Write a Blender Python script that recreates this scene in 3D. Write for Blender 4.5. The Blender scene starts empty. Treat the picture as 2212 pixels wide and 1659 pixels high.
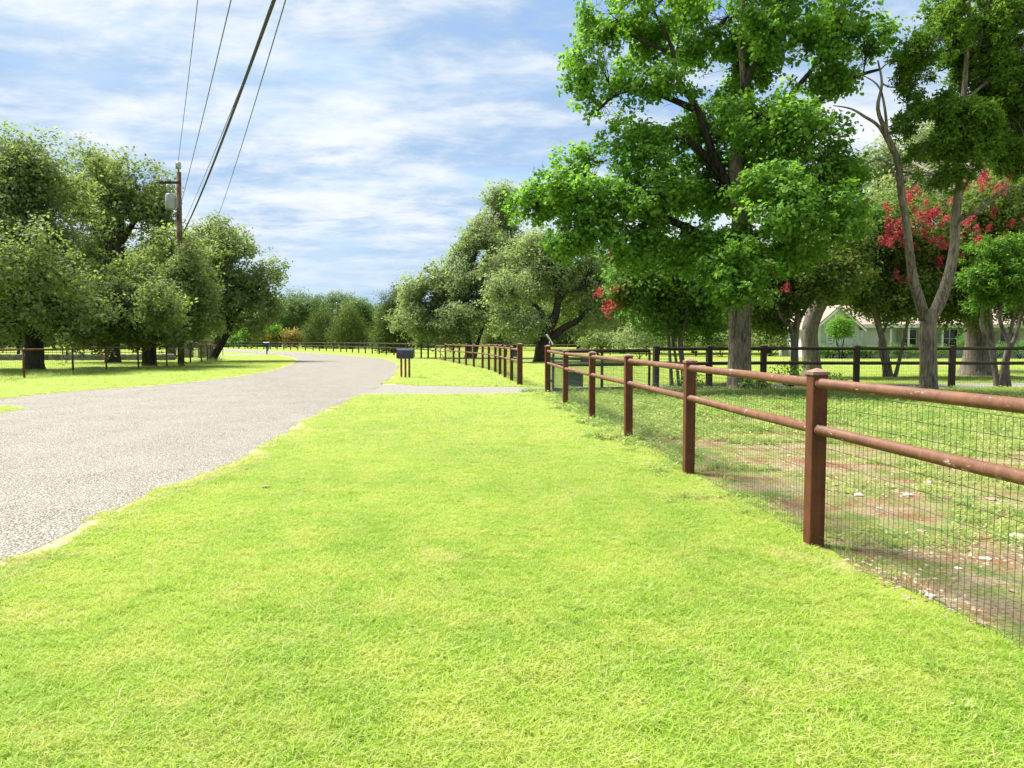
import bpy, bmesh, math, random
import numpy as np
from mathutils import Vector, Matrix
from mathutils.geometry import delaunay_2d_cdt

# ------------------------------------------------------------------ camera, sky, sun, exposure
SC = bpy.context.scene
COL = SC.collection
R = math.radians
rng = np.random.default_rng(11)
random.seed(5)

FPX, CX, CY, YH, CAMH = 1665.0, 1106.0, 829.5, 735.0, 1.5      # photo measured on a 2212 x 1659 grid
PITCH = math.atan((CY - YH) / FPX)
cam_data = bpy.data.cameras.new('camera')
cam_data.sensor_width = 36.0
cam_data.lens = 36.0 * FPX / 2212.0
cam_data.clip_end = 3000.0
cam = bpy.data.objects.new('camera', cam_data)
cam.location = (0, 0, CAMH)
cam.rotation_euler = (math.pi / 2 - PITCH, 0, 0)
COL.objects.link(cam)
SC.camera = cam

SUN_EL, SUN_AZ = R(59), math.atan2(-0.66, 0.40)               # azimuth measured from +Y towards +X
sdir = Vector((math.sin(SUN_AZ) * math.cos(SUN_EL), math.cos(SUN_AZ) * math.cos(SUN_EL), math.sin(SUN_EL)))
sun_data = bpy.data.lights.new('sun', 'SUN')
sun_data.energy = 3.3
sun_data.angle = R(20.0)
sun_data.color = (1.0, 0.955, 0.88)
sun = bpy.data.objects.new('sun', sun_data)
sun.rotation_euler = sdir.to_track_quat('Z', 'Y').to_euler()
sun.location = (0, 0, 60)
COL.objects.link(sun)

SC.view_settings.view_transform = 'Standard'
SC.view_settings.look = 'None'
SC.view_settings.gamma = 1.0
SC.view_settings.use_curve_mapping = False
SC.view_settings.exposure = 2.0
SC.cycles.max_bounces = 14
SC.cycles.diffuse_bounces = 10
SC.cycles.transmission_bounces = 12
SC.cycles.transparent_max_bounces = 8
SC.cycles.use_denoising = True

class NT:
    """small helper round a node tree"""
    def __init__(s, tree):
        s.t = tree; s.n = tree.nodes; s.l = tree.links
    def new(s, typ, **kw):
        n = s.n.new(typ)
        for k, v in kw.items():
            setattr(n, k, v)
        return n
    def link(s, a, b):
        s.l.new(a, b)
    def val(s, sock, v):
        if hasattr(v, 'is_linked') or hasattr(v, 'links'):
            s.l.new(v, sock)
        else:
            sock.default_value = v
    def math(s, op, a, b=None, c=None, clamp=False):
        n = s.new('ShaderNodeMath', operation=op, use_clamp=clamp)
        s.val(n.inputs[0], a)
        if b is not None: s.val(n.inputs[1], b)
        if c is not None: s.val(n.inputs[2], c)
        return n.outputs[0]
    def mix(s, fac, a, b, blend='MIX'):
        n = s.new('ShaderNodeMix', data_type='RGBA', blend_type=blend)
        s.val(n.inputs[0], fac)
        for i, v in ((6, a), (7, b)):
            s.val(n.inputs[i], v if not isinstance(v, tuple) else (v + (1.0,))[:4])
        return n.outputs[2]
    def noise(s, vec, scale, detail=4, rough=0.55, dist=0.0, out=0):
        n = s.new('ShaderNodeTexNoise')
        if vec is not None: s.link(vec, n.inputs['Vector'])
        n.inputs['Scale'].default_value = scale
        n.inputs['Detail'].default_value = detail
        n.inputs['Roughness'].default_value = rough
        n.inputs['Distortion'].default_value = dist
        return n.outputs[out]
    def ramp(s, fac, lo, hi, smooth=True):
        n = s.new('ShaderNodeMapRange', interpolation_type='SMOOTHSTEP' if smooth else 'LINEAR')
        s.val(n.inputs[0], fac)
        n.inputs[1].default_value = lo; n.inputs[2].default_value = hi
        return n.outputs[0]
    def mapping(s, vec, scale=(1, 1, 1), loc=(0, 0, 0), rot=(0, 0, 0)):
        n = s.new('ShaderNodeMapping')
        s.link(vec, n.inputs[0])
        n.inputs['Location'].default_value = loc
        n.inputs['Rotation'].default_value = rot
        n.inputs['Scale'].default_value = scale
        return n.outputs[0]

world = bpy.data.worlds.new('World')
SC.world = world
world.use_nodes = True
def build_world():
    w = NT(world.node_tree)
    w.n.clear()
    out = w.new('ShaderNodeOutputWorld'); bg = w.new('ShaderNodeBackground')
    sky = w.new('ShaderNodeTexSky', sky_type='NISHITA')
    sky.sun_disc = False
    sky.sun_elevation = SUN_EL
    sky.sun_rotation = SUN_AZ
    sky.air_density = 1.0; sky.dust_density = 1.2; sky.ozone_density = 1.5
    tc = w.new('ShaderNodeTexCoord')
    sep = w.new('ShaderNodeSeparateXYZ'); w.link(tc.outputs['Generated'], sep.inputs[0])
    z = w.math('MAXIMUM', sep.outputs[2], 0.0)
    zz = w.math('ADD', z, 0.16)
    comb = w.new('ShaderNodeCombineXYZ')
    w.link(w.math('DIVIDE', sep.outputs[0], zz), comb.inputs[0])
    w.link(w.math('DIVIDE', sep.outputs[1], zz), comb.inputs[1])
    p = comb.outputs[0]
    m1 = w.mapping(p, scale=(0.75, 1.15, 1.0), loc=(3.1, 0.7, 0.0), rot=(0, 0, R(-18)))
    n1 = w.noise(m1, 1.0, 10, 0.58, 0.5)
    m2 = w.mapping(p, scale=(1.3, 2.0, 1.0), loc=(1.3, 5.2, 2.0), rot=(0, 0, R(-26)))
    n2 = w.noise(m2, 1.9, 10, 0.60, 0.35)
    m3 = w.mapping(p, scale=(0.8, 1.3, 1), loc=(7.7, 2.0, 5.0), rot=(0, 0, R(-20)))
    n3 = w.noise(m3, 0.9, 7, 0.55, 0.4)
    m4 = w.mapping(p, scale=(1.0, 1.5, 1), loc=(2.2, 8.0, 1.0), rot=(0, 0, R(-12)))
    n4 = w.noise(m4, 4.6, 8, 0.62, 0.25)
    cover = w.math('ADD', w.math('ADD', w.math('MULTIPLY', n1, 0.40), w.math('MULTIPLY', n2, 0.28)), w.math('MULTIPLY', n4, 0.32))
    thin = w.ramp(cover, 0.30, 0.46)                 # veil of thin cloud
    thick = w.ramp(cover, 0.42, 0.61)              # brighter lumps
    dark = w.ramp(n3, 0.40, 0.58)                    # grey-blue undersides
    low = w.ramp(z, 0.02, 0.16)                      # less broken cloud near the horizon
    skyc = w.mix(1.0, sky.outputs[0], (0.34, 0.42, 0.56), 'MULTIPLY')
    veil = w.mix(dark, (1.75, 2.14, 2.48), (1.06, 1.52, 2.12))
    c1 = w.mix(w.math('MULTIPLY', thin, 0.92), skyc, veil)
    c2 = w.mix(w.math('MULTIPLY', thick, w.math('MULTIPLY_ADD', low, 0.58, 0.26)), c1, (2.62, 2.66, 2.70))
    hz = w.math('MULTIPLY', w.math('SUBTRACT', 1.0, w.ramp(z, 0.0, 0.16)), 0.45)
    c3 = w.mix(hz, c2, (1.40, 1.94, 2.36))
    w.link(c3, bg.inputs[0])
    bg.inputs[1].default_value = 0.10
    w.link(bg.outputs[0], out.inputs[0])
build_world()

# ------------------------------------------------------------------ pixel helpers (a pixel is only a direction)
def ray(px, py):
    u, v = (px - CX) / FPX, (CY - py) / FPX
    return Vector((u, math.cos(PITCH) + v * math.sin(PITCH), -math.sin(PITCH) + v * math.cos(PITCH)))
def G(px, py):
    """where that direction meets the ground"""
    d = ray(px, py); t = -CAMH / d.z
    return Vector((d.x * t, d.y * t, 0.0))
def P(px, py, dist):
    """a point at that many metres in front of the camera"""
    d = ray(px, py); t = dist / d.y
    return Vector((d.x * t, dist, CAMH + d.z * t))

# ------------------------------------------------------------------ object helpers
def tag(o, label=None, cat=None, group=None, kind=None):
    if label: o['label'] = label
    if cat: o['category'] = cat
    if group: o['group'] = group
    if kind: o['kind'] = kind
    return o
def empty(name, loc, label, cat, group=None):
    o = bpy.data.objects.new(name, None)
    o.empty_display_size = 0.3
    o.location = loc
    COL.objects.link(o)
    return tag(o, label, cat, group)
def origin(o):
    v = Vector((0, 0, 0))
    while o is not None:
        v += o.location; o = o.parent
    return v
def link(name, me, parent=None, loc=(0, 0, 0), rot=(0, 0, 0), scale=(1, 1, 1)):
    """a mesh object; loc is in world metres, rotated parents are never used"""
    o = bpy.data.objects.new(name, me)
    l = Vector(loc)
    if parent is not None:
        o.parent = parent
        l = l - origin(parent)
    o.location = l; o.rotation_euler = rot; o.scale = scale
    COL.objects.link(o)
    return o

class MB:
    """collects shapes, then links them as ONE mesh"""
    def __init__(s):
        s.v = []; s.f = []; s.sm = []
    def add(s, vs, fs, smooth=False):
        b = len(s.v)
        s.v += [tuple(x) for x in vs]
        for f in fs:
            s.f.append([b + i for i in f]); s.sm.append(smooth)
        return s
    def box(s, c, size, rot=None, bevel=0.0):
        hx, hy, hz = size[0] / 2, size[1] / 2, size[2] / 2
        c = Vector(c)
        if bevel <= 0:
            vs = [Vector((x, y, z)) for z in (-hz, hz) for y in (-hy, hy) for x in (-hx, hx)]
            fs = [(0, 2, 3, 1), (4, 5, 7, 6), (0, 1, 5, 4), (2, 6, 7, 3), (0, 4, 6, 2), (1, 3, 7, 5)]
        else:                                       # bevelled vertical edges
            b = bevel; vs = []
            prof = [(-hx + b, -hy), (hx - b, -hy), (hx, -hy + b), (hx, hy - b), (hx - b, hy), (-hx + b, hy), (-hx, hy - b), (-hx, -hy + b)]
            for z in (-hz, hz): vs += [Vector((x, y, z)) for x, y in prof]
            fs = [(i, (i + 1) % 8, 8 + (i + 1) % 8, 8 + i) for i in range(8)] + [tuple(range(7, -1, -1)), tuple(range(8, 16))]
        if rot is not None: vs = [rot @ v for v in vs]
        return s.add([v + c for v in vs], fs)
    def tube(s, pts, rad, n=8, cap=True, smooth=True, wob=0.0, seed=0):
        pts = [Vector(p) for p in pts]
        if not hasattr(rad, '__len__'): rad = [rad] * len(pts)
        rr = random.Random(seed)
        ph = [rr.uniform(0, 6.28) for _ in range(4)]
        t0 = (pts[1] - pts[0]).normalized()
        a = t0.orthogonal().normalized()
        vs = []; m = len(pts)
        for i in range(m):
            t = (pts[min(i + 1, m - 1)] - pts[max(i - 1, 0)]).normalized()
            a = (a - t * a.dot(t)).normalized(); b = t.cross(a)
            for k in range(n):
                g = 2 * math.pi * k / n
                w = 1 + wob * (math.sin(3 * g + ph[0] + i * .25) * .6 + math.sin(5 * g + ph[1] - i * .3) * .4)
                vs.append(pts[i] + (a * math.cos(g) + b * math.sin(g)) * rad[i] * w)
        fs = [(i * n + k, i * n + (k + 1) % n, (i + 1) * n + (k + 1) % n, (i + 1) * n + k) for i in range(m - 1) for k in range(n)]
        s.add(vs, fs, smooth)
        if cap:
            b = len(s.v) - len(vs)
            s.f.append([b + k for k in range(n - 1, -1, -1)]); s.sm.append(False)
            s.f.append([b + (m - 1) * n + k for k in range(n)]); s.sm.append(False)
        return s
    def mesh(s, name, mat, org=(0, 0, 0)):
        me = bpy.data.meshes.new(name)
        o = Vector(org)
        me.from_pydata([(x - o.x, y - o.y, z - o.z) for x, y, z in s.v], [], s.f)
        me.polygons.foreach_set('use_smooth', s.sm)
        if mat is not None: me.materials.append(mat)
        me.update()
        return me
    def build(s, name, mat, parent=None):
        """vertices are in world metres"""
        org = origin(parent) if parent is not None else Vector((0, 0, 0))
        return link(name, s.mesh(name, mat, org), parent, org)
    def thing(s, name, mat, loc):
        return link(name, s.mesh(name, mat, loc), None, loc)

def wire(mb, a, b, r):
    """thin three-sided wire"""
    a, b = Vector(a), Vector(b)
    mb.tube([a, b], r, 3, cap=False, smooth=False)

# ------------------------------------------------------------------ materials
def newmat(name):
    m = bpy.data.materials.new(name)
    m.use_nodes = True
    t = NT(m.node_tree)
    b = t.n['Principled BSDF']
    return m, t, b
def geo_pos(t):
    return t.new('ShaderNodeNewGeometry').outputs['Position']
def obj_pos(t):
    return t.new('ShaderNodeTexCoord').outputs['Object']
def bump(t, b, h, strength=0.4, dist=0.02):
    n = t.new('ShaderNodeBump')
    n.inputs['Strength'].default_value = strength
    n.inputs['Distance'].default_value = dist
    t.link(h, n.inputs['Height'])
    t.link(n.outputs[0], b.inputs['Normal'])
def simple(name, c, rough=0.6, metal=0.0, var=0.15, scale=8.0):
    m, t, b = newmat(name)
    n = t.noise(obj_pos(t), scale, 5, 0.6)
    dk = tuple(x * (1 - var) for x in c); lt = tuple(min(1, x * (1 + var)) for x in c)
    t.link(t.mix(t.ramp(n, 0.35, 0.65), dk, lt), b.inputs['Base Color'])
    b.inputs['Roughness'].default_value = rough
    b.inputs['Metallic'].default_value = metal
    return m

def lawn_color(t, p):
    """patchy lawn colour by place: fresh green, yellow green, straw; shared by the turf sheet and the blades"""
    a = t.ramp(t.noise(p, 0.55, 5, 0.62), 0.36, 0.64)
    b = t.ramp(t.noise(p, 2.3, 5, 0.6), 0.40, 0.66)
    big = t.ramp(t.noise(p, 0.09, 3, 0.5), 0.38, 0.62)
    c = t.mix(a, LAWN[0], LAWN[1])
    c = t.mix(t.math('MULTIPLY', b, 0.65), c, LAWN[2])
    c = t.mix(t.math('MULTIPLY', big, 0.35), c, LAWN[3])
    sx_ = t.new('ShaderNodeSeparateXYZ'); t.link(p, sx_.inputs[0])
    band = t.math('MULTIPLY_ADD', t.math('SINE', t.math('MULTIPLY_ADD', sx_.outputs[0], 5.6, t.math('MULTIPLY', t.noise(p, 0.4, 2, 0.5), 2.0))), 0.5, 0.5)
    c = t.mix(t.math('MULTIPLY', band, 0.16), c, (0.26, 0.47, 0.03))
    dry = t.ramp(t.noise(t.mapping(p, loc=(4.0, 9.0, 1.0)), 0.95, 6, 0.68), 0.575, 0.70)
    return t.mix(t.math('MULTIPLY', dry, 0.7), c, (0.72, 0.64, 0.26))
LAWN = [(0.330, 0.520, 0.045), (0.480, 0.630, 0.075), (0.660, 0.660, 0.160), (0.390, 0.570, 0.055)]

def mat_ground():
    m, t, b = newmat('turf')
    p = geo_pos(t)
    c = lawn_color(t, p)
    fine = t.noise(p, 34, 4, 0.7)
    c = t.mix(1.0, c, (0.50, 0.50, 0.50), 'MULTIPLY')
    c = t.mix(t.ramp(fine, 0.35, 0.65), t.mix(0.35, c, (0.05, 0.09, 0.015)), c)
    straw = t.ramp(t.noise(p, 1.1, 6, 0.7), 0.60, 0.70)
    c = t.mix(t.math('MULTIPLY', straw, 0.45), c, (0.40, 0.34, 0.14))
    t.link(c, b.inputs['Base Color'])
    b.inputs['Roughness'].default_value = 0.9
    b.inputs['Specular IOR Level'].default_value = 0.15
    bump(t, b, t.noise(p, 55, 3, 0.7), 0.8, 0.03)
    return m
def mat_blade(name, cols=None, straw_amount=0.16):
    m, t, b = newmat(name)
    p = geo_pos(t)
    info = t.new('ShaderNodeObjectInfo').outputs['Random']
    c = lawn_color(t, p) if cols is None else t.mix(t.ramp(t.noise(p, 1.6, 4, 0.6), 0.38, 0.62), cols[0], cols[1])
    tint = t.new('ShaderNodeAttribute', attribute_name='tint').outputs['Fac']
    c = t.mix(t.ramp(tint, 0.0, 1.0, False), t.mix(0.30, c, (0.14, 0.28, 0.02)), t.mix(0.25, c, (0.70, 0.72, 0.26)))
    st = t.math('GREATER_THAN', tint, 1.0 - straw_amount)
    c = t.mix(t.math('MULTIPLY', st, 0.75), c, (0.68, 0.62, 0.32))
    c = t.mix(t.math('MULTIPLY', t.ramp(info, 0, 1, False), 0.18), c, (0.20, 0.38, 0.03))
    t.link(c, b.inputs['Base Color'])
    b.inputs['Roughness'].default_value = 0.55
    b.inputs['Specular IOR Level'].default_value = 0.3
    tr = t.new('ShaderNodeBsdfTranslucent'); t.link(c, tr.inputs[0])
    mx = t.new('ShaderNodeMixShader'); mx.inputs[0].default_value = 0.50
    t.link(b.outputs[0], mx.inputs[1]); t.link(tr.outputs[0], mx.inputs[2])
    t.link(mx.outputs[0], t.n['Material Output'].inputs[0])
    return m
def mat_leaf(name, c1, c2, c3=None, trans=0.4, rough=0.45, spec=0.4):
    """colour by leaf: tint runs through the crown leaf by leaf"""
    m, t, b = newmat(name)
    tint = t.new('ShaderNodeAttribute', attribute_name='tint').outputs['Fac']
    c = t.mix(t.ramp(tint, 0.0, 1.0, False), c1, c2)
    if c3 is not None:
        c = t.mix(t.ramp(tint, 0.86, 1.0), c, c3)
    t.link(c, b.inputs['Base Color'])
    b.inputs['Roughness'].default_value = rough
    b.inputs['Specular IOR Level'].default_value = spec
    tr = t.new('ShaderNodeBsdfTranslucent')
    t.link(t.mix(1.0, c, (1.25, 1.35, 0.6), 'MULTIPLY'), tr.inputs[0])
    mx = t.new('ShaderNodeMixShader'); mx.inputs[0].default_value = trans
    t.link(b.outputs[0], mx.inputs[1]); t.link(tr.outputs[0], mx.inputs[2])
    t.link(mx.outputs[0], t.n['Material Output'].inputs[0])
    return m
def mat_bark(name, c1, c2, scale=1.0, strength=0.9):
    m, t, b = newmat(name)
    p = geo_pos(t)
    mp = t.mapping(p, scale=(9 * scale, 9 * scale, 1.5 * scale))
    n = t.noise(mp, 1.6, 7, 0.65, 0.8)
    big = t.noise(p, 1.3, 4, 0.6)
    c = t.mix(t.ramp(n, 0.36, 0.62), c1, c2)
    c = t.mix(t.math('MULTIPLY', t.ramp(big, 0.5, 0.7), 0.4), c, tuple(x * 1.35 for x in c2))
    t.link(c, b.inputs['Base Color'])
    b.inputs['Roughness'].default_value = 0.95
    b.inputs['Specular IOR Level'].default_value = 0.1
    bump(t, b, n, strength, 0.05)
    return m
def mat_rust(name, base, light, dark, spots=True):
    m, t, b = newmat(name)
    p = geo_pos(t)
    n = t.noise(p, 7, 7, 0.65)
    f = t.noise(p, 60, 4, 0.7)
    c = t.mix(t.ramp(n, 0.32, 0.66), dark, base)
    run = t.ramp(t.noise(t.mapping(p, scale=(38, 38, 1.6)), 1.0, 5, 0.65), 0.50, 0.68)
    c = t.mix(t.math('MULTIPLY', run, 0.40), c, light)
    c = t.mix(t.math('MULTIPLY', t.ramp(f, 0.48, 0.72), 0.45), c, light)
    if spots:
        s1 = t.noise(t.mapping(p, scale=(26, 9, 26)), 1.0, 5, 0.62)
        s2 = t.noise(p, 2.2, 3, 0.6)
        msk = t.math('MULTIPLY', t.ramp(s1, 0.60, 0.67), t.ramp(s2, 0.46, 0.60))
        c = t.mix(t.math('MULTIPLY', msk, 0.8), c, (0.55, 0.47, 0.36))
    t.link(c, b.inputs['Base Color'])
    b.inputs['Roughness'].default_value = 0.62
    b.inputs['Specular IOR Level'].default_value = 0.35
    bump(t, b, f, 0.22, 0.006)
    return m
def mat_road():
    m, t, b = newmat('chip_seal')
    p = geo_pos(t)
    v = t.new('ShaderNodeTexVoronoi'); t.link(p, v.inputs['Vector']); v.inputs['Scale'].default_value = 62
    v.inputs['Randomness'].default_value = 1.0
    chip = t.ramp(v.outputs['Distance'], 0.26, 0.62)
    tone = t.new('ShaderNodeSeparateColor'); t.link(v.outputs['Color'], tone.inputs[0])
    c = t.mix(tone.outputs[0], (0.205, 0.187, 0.152), (0.590, 0.542, 0.448))
    c = t.mix(chip, c, (0.050, 0.046, 0.040))
    blot = t.ramp(t.noise(t.mapping(p, scale=(2.6, 1.1, 1)), 1.0, 7, 0.7), 0.50, 0.74)
    c = t.mix(t.math('MULTIPLY', blot, 0.22), c, (0.195, 0.181, 0.155))
    pale = t.ramp(t.noise(p, 0.9, 6, 0.65), 0.36, 0.70)
    c = t.mix(t.math('MULTIPLY', pale, 0.16), c, (0.350, 0.325, 0.280))
    trk = t.ramp(t.noise(t.mapping(p, scale=(1.5, 0.05, 1)), 1.0, 5, 0.6), 0.44, 0.62)
    c = t.mix(t.math('MULTIPLY', trk, 0.25), c, (0.200, 0.185, 0.158))
    t.link(c, b.inputs['Base Color'])
    b.inputs['Roughness'].default_value = 0.85
    b.inputs['Specular IOR Level'].default_value = 0.3
    bump(t, b, t.math('SUBTRACT', 1.0, v.outputs['Distance']), 0.7, 0.012)
    return m
def mat_gravel(name, c1, c2, c3=(0.30, 0.29, 0.10), grassy=0.0, scale=26):
    m, t, b = newmat(name)
    p = geo_pos(t)
    f = t.noise(p, scale, 6, 0.75)
    c = t.mix(t.ramp(f, 0.34, 0.66), c1, c2)
    if grassy > 0:
        g = t.ramp(t.noise(p, 3.2, 6, 0.65), 0.52 - grassy * 0.1, 0.62)
        c = t.mix(t.math('MULTIPLY', g, grassy), c, c3)
    t.link(c, b.inputs['Base Color'])
    b.inputs['Roughness'].default_value = 0.95
    b.inputs['Specular IOR Level'].default_value = 0.1
    bump(t, b, f, 0.7, 0.02)
    return m
def mat_paddock():
    m, t, b = newmat('bare_paddock')
    p = geo_pos(t)
    f = t.noise(p, 30, 6, 0.75)
    soil = t.mix(t.ramp(t.noise(p, 1.5, 7, 0.7), 0.42, 0.62), (0.420, 0.345, 0.200), (0.300, 0.150, 0.075))
    soil = t.mix(t.ramp(f, 0.36, 0.60), t.mix(0.65, soil, (0.08, 0.05, 0.03)), soil)
    peb = t.ramp(t.noise(p, 11, 6, 0.8), 0.60, 0.66)
    soil = t.mix(peb, soil, (0.52, 0.45, 0.36))
    gm = t.ramp(t.noise(p, 1.25, 9, 0.74), 0.44, 0.56)
    sep = t.new('ShaderNodeSeparateXYZ'); t.link(p, sep.inputs[0])
    near = t.ramp(sep.outputs[1], 10.0, 17.0)                      # the far half is mostly green
    gm = t.math('MAXIMUM', gm, t.math('MULTIPLY', near, 0.72))
    grass = t.mix(t.ramp(t.noise(p, 2.2, 5, 0.6), 0.38, 0.62), (0.150, 0.255, 0.040), (0.390, 0.400, 0.130))
    grass = t.mix(t.ramp(f, 0.36, 0.64), t.mix(0.55, grass, (0.03, 0.05, 0.01)), grass)
    c = t.mix(t.math('MULTIPLY', gm, 0.85), soil, grass)
    t.link(c, b.inputs['Base Color'])
    b.inputs['Roughness'].default_value = 0.95
    b.inputs['Specular IOR Level'].default_value = 0.1
    bump(t, b, t.math('ADD', f, t.math('MULTIPLY', t.noise(p, 95, 3, 0.7), 0.6)), 1.0, 0.035)
    return m

M = {}
M['turf'] = mat_ground()
M['road'] = mat_road()
M['drive'] = mat_gravel('pale_drive', (0.15, 0.142, 0.125), (0.27, 0.255, 0.225), scale=20)
M['shoulder'] = mat_gravel('gravel_shoulder', (0.18, 0.15, 0.09), (0.42, 0.37, 0.25), (0.40, 0.36, 0.12), 0.9, 22)
M['paddock'] = mat_paddock()
M['mulch'] = mat_gravel('mulch', (0.085, 0.06, 0.035), (0.19, 0.14, 0.085), (0.08, 0.13, 0.03), 0.5, 18)
M['blade'] = mat_blade('grass_blade')
M['weed'] = mat_blade('weed_blade', ((0.150, 0.300, 0.040), (0.400, 0.470, 0.120)), 0.25)
M['dry'] = mat_blade('dry_blade', ((0.52, 0.46, 0.18), (0.62, 0.56, 0.26)), 0.4)
M['post'] = mat_rust('rust_post', (0.118, 0.034, 0.012), (0.160, 0.060, 0.026), (0.068, 0.019, 0.007), False)
M['rail'] = mat_rust('rust_pipe', (0.160, 0.068, 0.035), (0.225, 0.110, 0.062), (0.105, 0.041, 0.020))
M['cap'] = mat_rust('skylit_cap', (0.26, 0.16, 0.115), (0.40, 0.29, 0.22), (0.17, 0.085, 0.055), False)  # rust made paler: the sky's brightness on the cap tops is painted in
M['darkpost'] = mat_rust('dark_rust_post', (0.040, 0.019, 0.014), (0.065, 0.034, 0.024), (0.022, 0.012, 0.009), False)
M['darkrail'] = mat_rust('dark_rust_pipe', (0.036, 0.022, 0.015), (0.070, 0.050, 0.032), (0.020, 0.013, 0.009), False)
M['wire'] = simple('galvanised_wire', (0.070, 0.100, 0.080), 0.5, 0.35)
M['darkwire'] = simple('dull_wire', (0.055, 0.065, 0.055), 0.6, 0.3)
M['bark_oak'] = mat_bark('oak_bark', (0.018, 0.015, 0.012), (0.062, 0.052, 0.043), 0.9)
M['bark_grey'] = mat_bark('furrowed_bark', (0.075, 0.060, 0.044), (0.250, 0.210, 0.160), 1.3, 1.0)
M['bark_pale'] = mat_bark('pale_bark', (0.085, 0.070, 0.055), (0.205, 0.175, 0.145), 1.0, 0.6)
M['oak'] = mat_leaf('oak_leaf', (0.105, 0.148, 0.055), (0.260, 0.320, 0.135), (0.350, 0.390, 0.210), 0.50, 0.60, 0.18)
M['oak_grey'] = mat_leaf('grey_oak_leaf', (0.140, 0.190, 0.090), (0.320, 0.385, 0.215), (0.430, 0.470, 0.320), 0.48, 0.60, 0.18)
M['broad'] = mat_leaf('broad_leaf', (0.072, 0.175, 0.028), (0.225, 0.400, 0.062), (0.430, 0.560, 0.145), 0.52, 0.58, 0.22)
M['cedar'] = mat_leaf('cedar_needle', (0.045, 0.080, 0.014), (0.150, 0.195, 0.036), None, 0.25, 0.60, 0.20)
M['cedar_bright'] = mat_leaf('bright_cedar_needle', (0.042, 0.119, 0.011), (0.154, 0.301, 0.031), None, 0.30, 0.60, 0.20)
M['juniper'] = mat_leaf('juniper_needle', (0.055, 0.115, 0.014), (0.160, 0.290, 0.036), (0.290, 0.430, 0.060), 0.42, 0.60, 0.18)
M['myrtle'] = mat_leaf('myrtle_leaf', (0.050, 0.130, 0.026), (0.160, 0.290, 0.056), (0.380, 0.230, 0.100), 0.45, 0.55, 0.2)
M['myrtle_red'] = mat_leaf('bronze_myrtle_leaf', (0.070, 0.130, 0.028), (0.200, 0.260, 0.070), (0.430, 0.150, 0.080), 0.45, 0.55, 0.2)
M['bloom'] = mat_leaf('crimson_petal', (0.310, 0.035, 0.070), (0.540, 0.090, 0.150), (0.640, 0.230, 0.260), 0.45, 0.60, 0.18)
M['far'] = mat_leaf('far_leaf', (0.075, 0.131, 0.045), (0.169, 0.244, 0.088), (0.231, 0.294, 0.138), 0.3, 0.60, 0.20)
M['shrub'] = mat_leaf('box_leaf', (0.072, 0.162, 0.024), (0.180, 0.324, 0.054), None, 0.35, 0.55, 0.22)
M['lime'] = mat_leaf('lime_leaf', (0.085, 0.210, 0.020), (0.190, 0.350, 0.040), None, 0.4, 0.55, 0.2)
M['orange'] = mat_leaf('orange_leaf', (0.100, 0.190, 0.030), (0.420, 0.210, 0.060), (0.500, 0.230, 0.100), 0.4, 0.55, 0.22)

# ------------------------------------------------------------------ the setting: ground, road, drives
def sheet(name, pts, z, mat, jitter=0.0, step=0.5, seed=1):
    """a flat polygon on the ground with a slightly uneven edge"""
    rr = random.Random(seed)
    out = []
    n = len(pts)
    for i in range(n):
        a, b = Vector(pts[i]).to_2d(), Vector(pts[(i + 1) % n]).to_2d()
        L = (b - a).length
        k = max(1, min(160, int(L / step))) if jitter > 0 else 1
        nrm = Vector((-(b - a).y, (b - a).x)).normalized() if L > 0 else Vector((0, 0))
        for j in range(k):
            q = a.lerp(b, j / k)
            if j > 0: q = q + nrm * rr.uniform(-jitter, jitter)
            out.append((q.x, q.y, z))
    vv, _, ff = delaunay_2d_cdt([Vector((q_[0], q_[1])) for q_ in out], [], [list(range(len(out)))], 1, 1e-4)[:3]
    me = bpy.data.meshes.new(name)
    tri = []
    for f_ in ff:
        a_, b_, c_ = [vv[i_] for i_ in f_[:3]]
        tri.append(list(f_) if (b_ - a_).cross(c_ - a_) > 0 else list(reversed(f_)))
    me.from_pydata([(v_.x, v_.y, z) for v_ in vv], [], tri); me.update()
    me.materials.append(mat)
    o = link(name, me)
    tag(o, kind='structure')
    return o, np.array([(p[0], p[1]) for p in out])

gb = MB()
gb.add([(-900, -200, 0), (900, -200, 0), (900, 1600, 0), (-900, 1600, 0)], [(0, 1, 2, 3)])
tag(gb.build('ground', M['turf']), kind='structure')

def resample_(pts, step):
    out = [pts[0]]; acc = 0.0
    for a, b in zip(pts, pts[1:]):
        L = (b - a).length
        if L < 1e-6: continue
        d = step - acc
        while d <= L:
            out.append(a.lerp(b, d / L)); d += step
        acc = (acc + L) % step
    return out
def smooth_pts(pts, k=5):
    """Catmull-Rom through the points"""
    out = []
    n = len(pts)
    for i in range(n - 1):
        p0, p1, p2, p3 = pts[max(i - 1, 0)], pts[i], pts[i + 1], pts[min(i + 2, n - 1)]
        for j in range(k):
            t = j / k
            out.append(0.5 * ((2 * p1) + (p2 - p0) * t + (2 * p0 - 5 * p1 + 4 * p2 - p3) * t * t + (3 * p1 - p0 - 3 * p2 + p3) * t ** 3))
    out.append(pts[-1])
    return out

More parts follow.
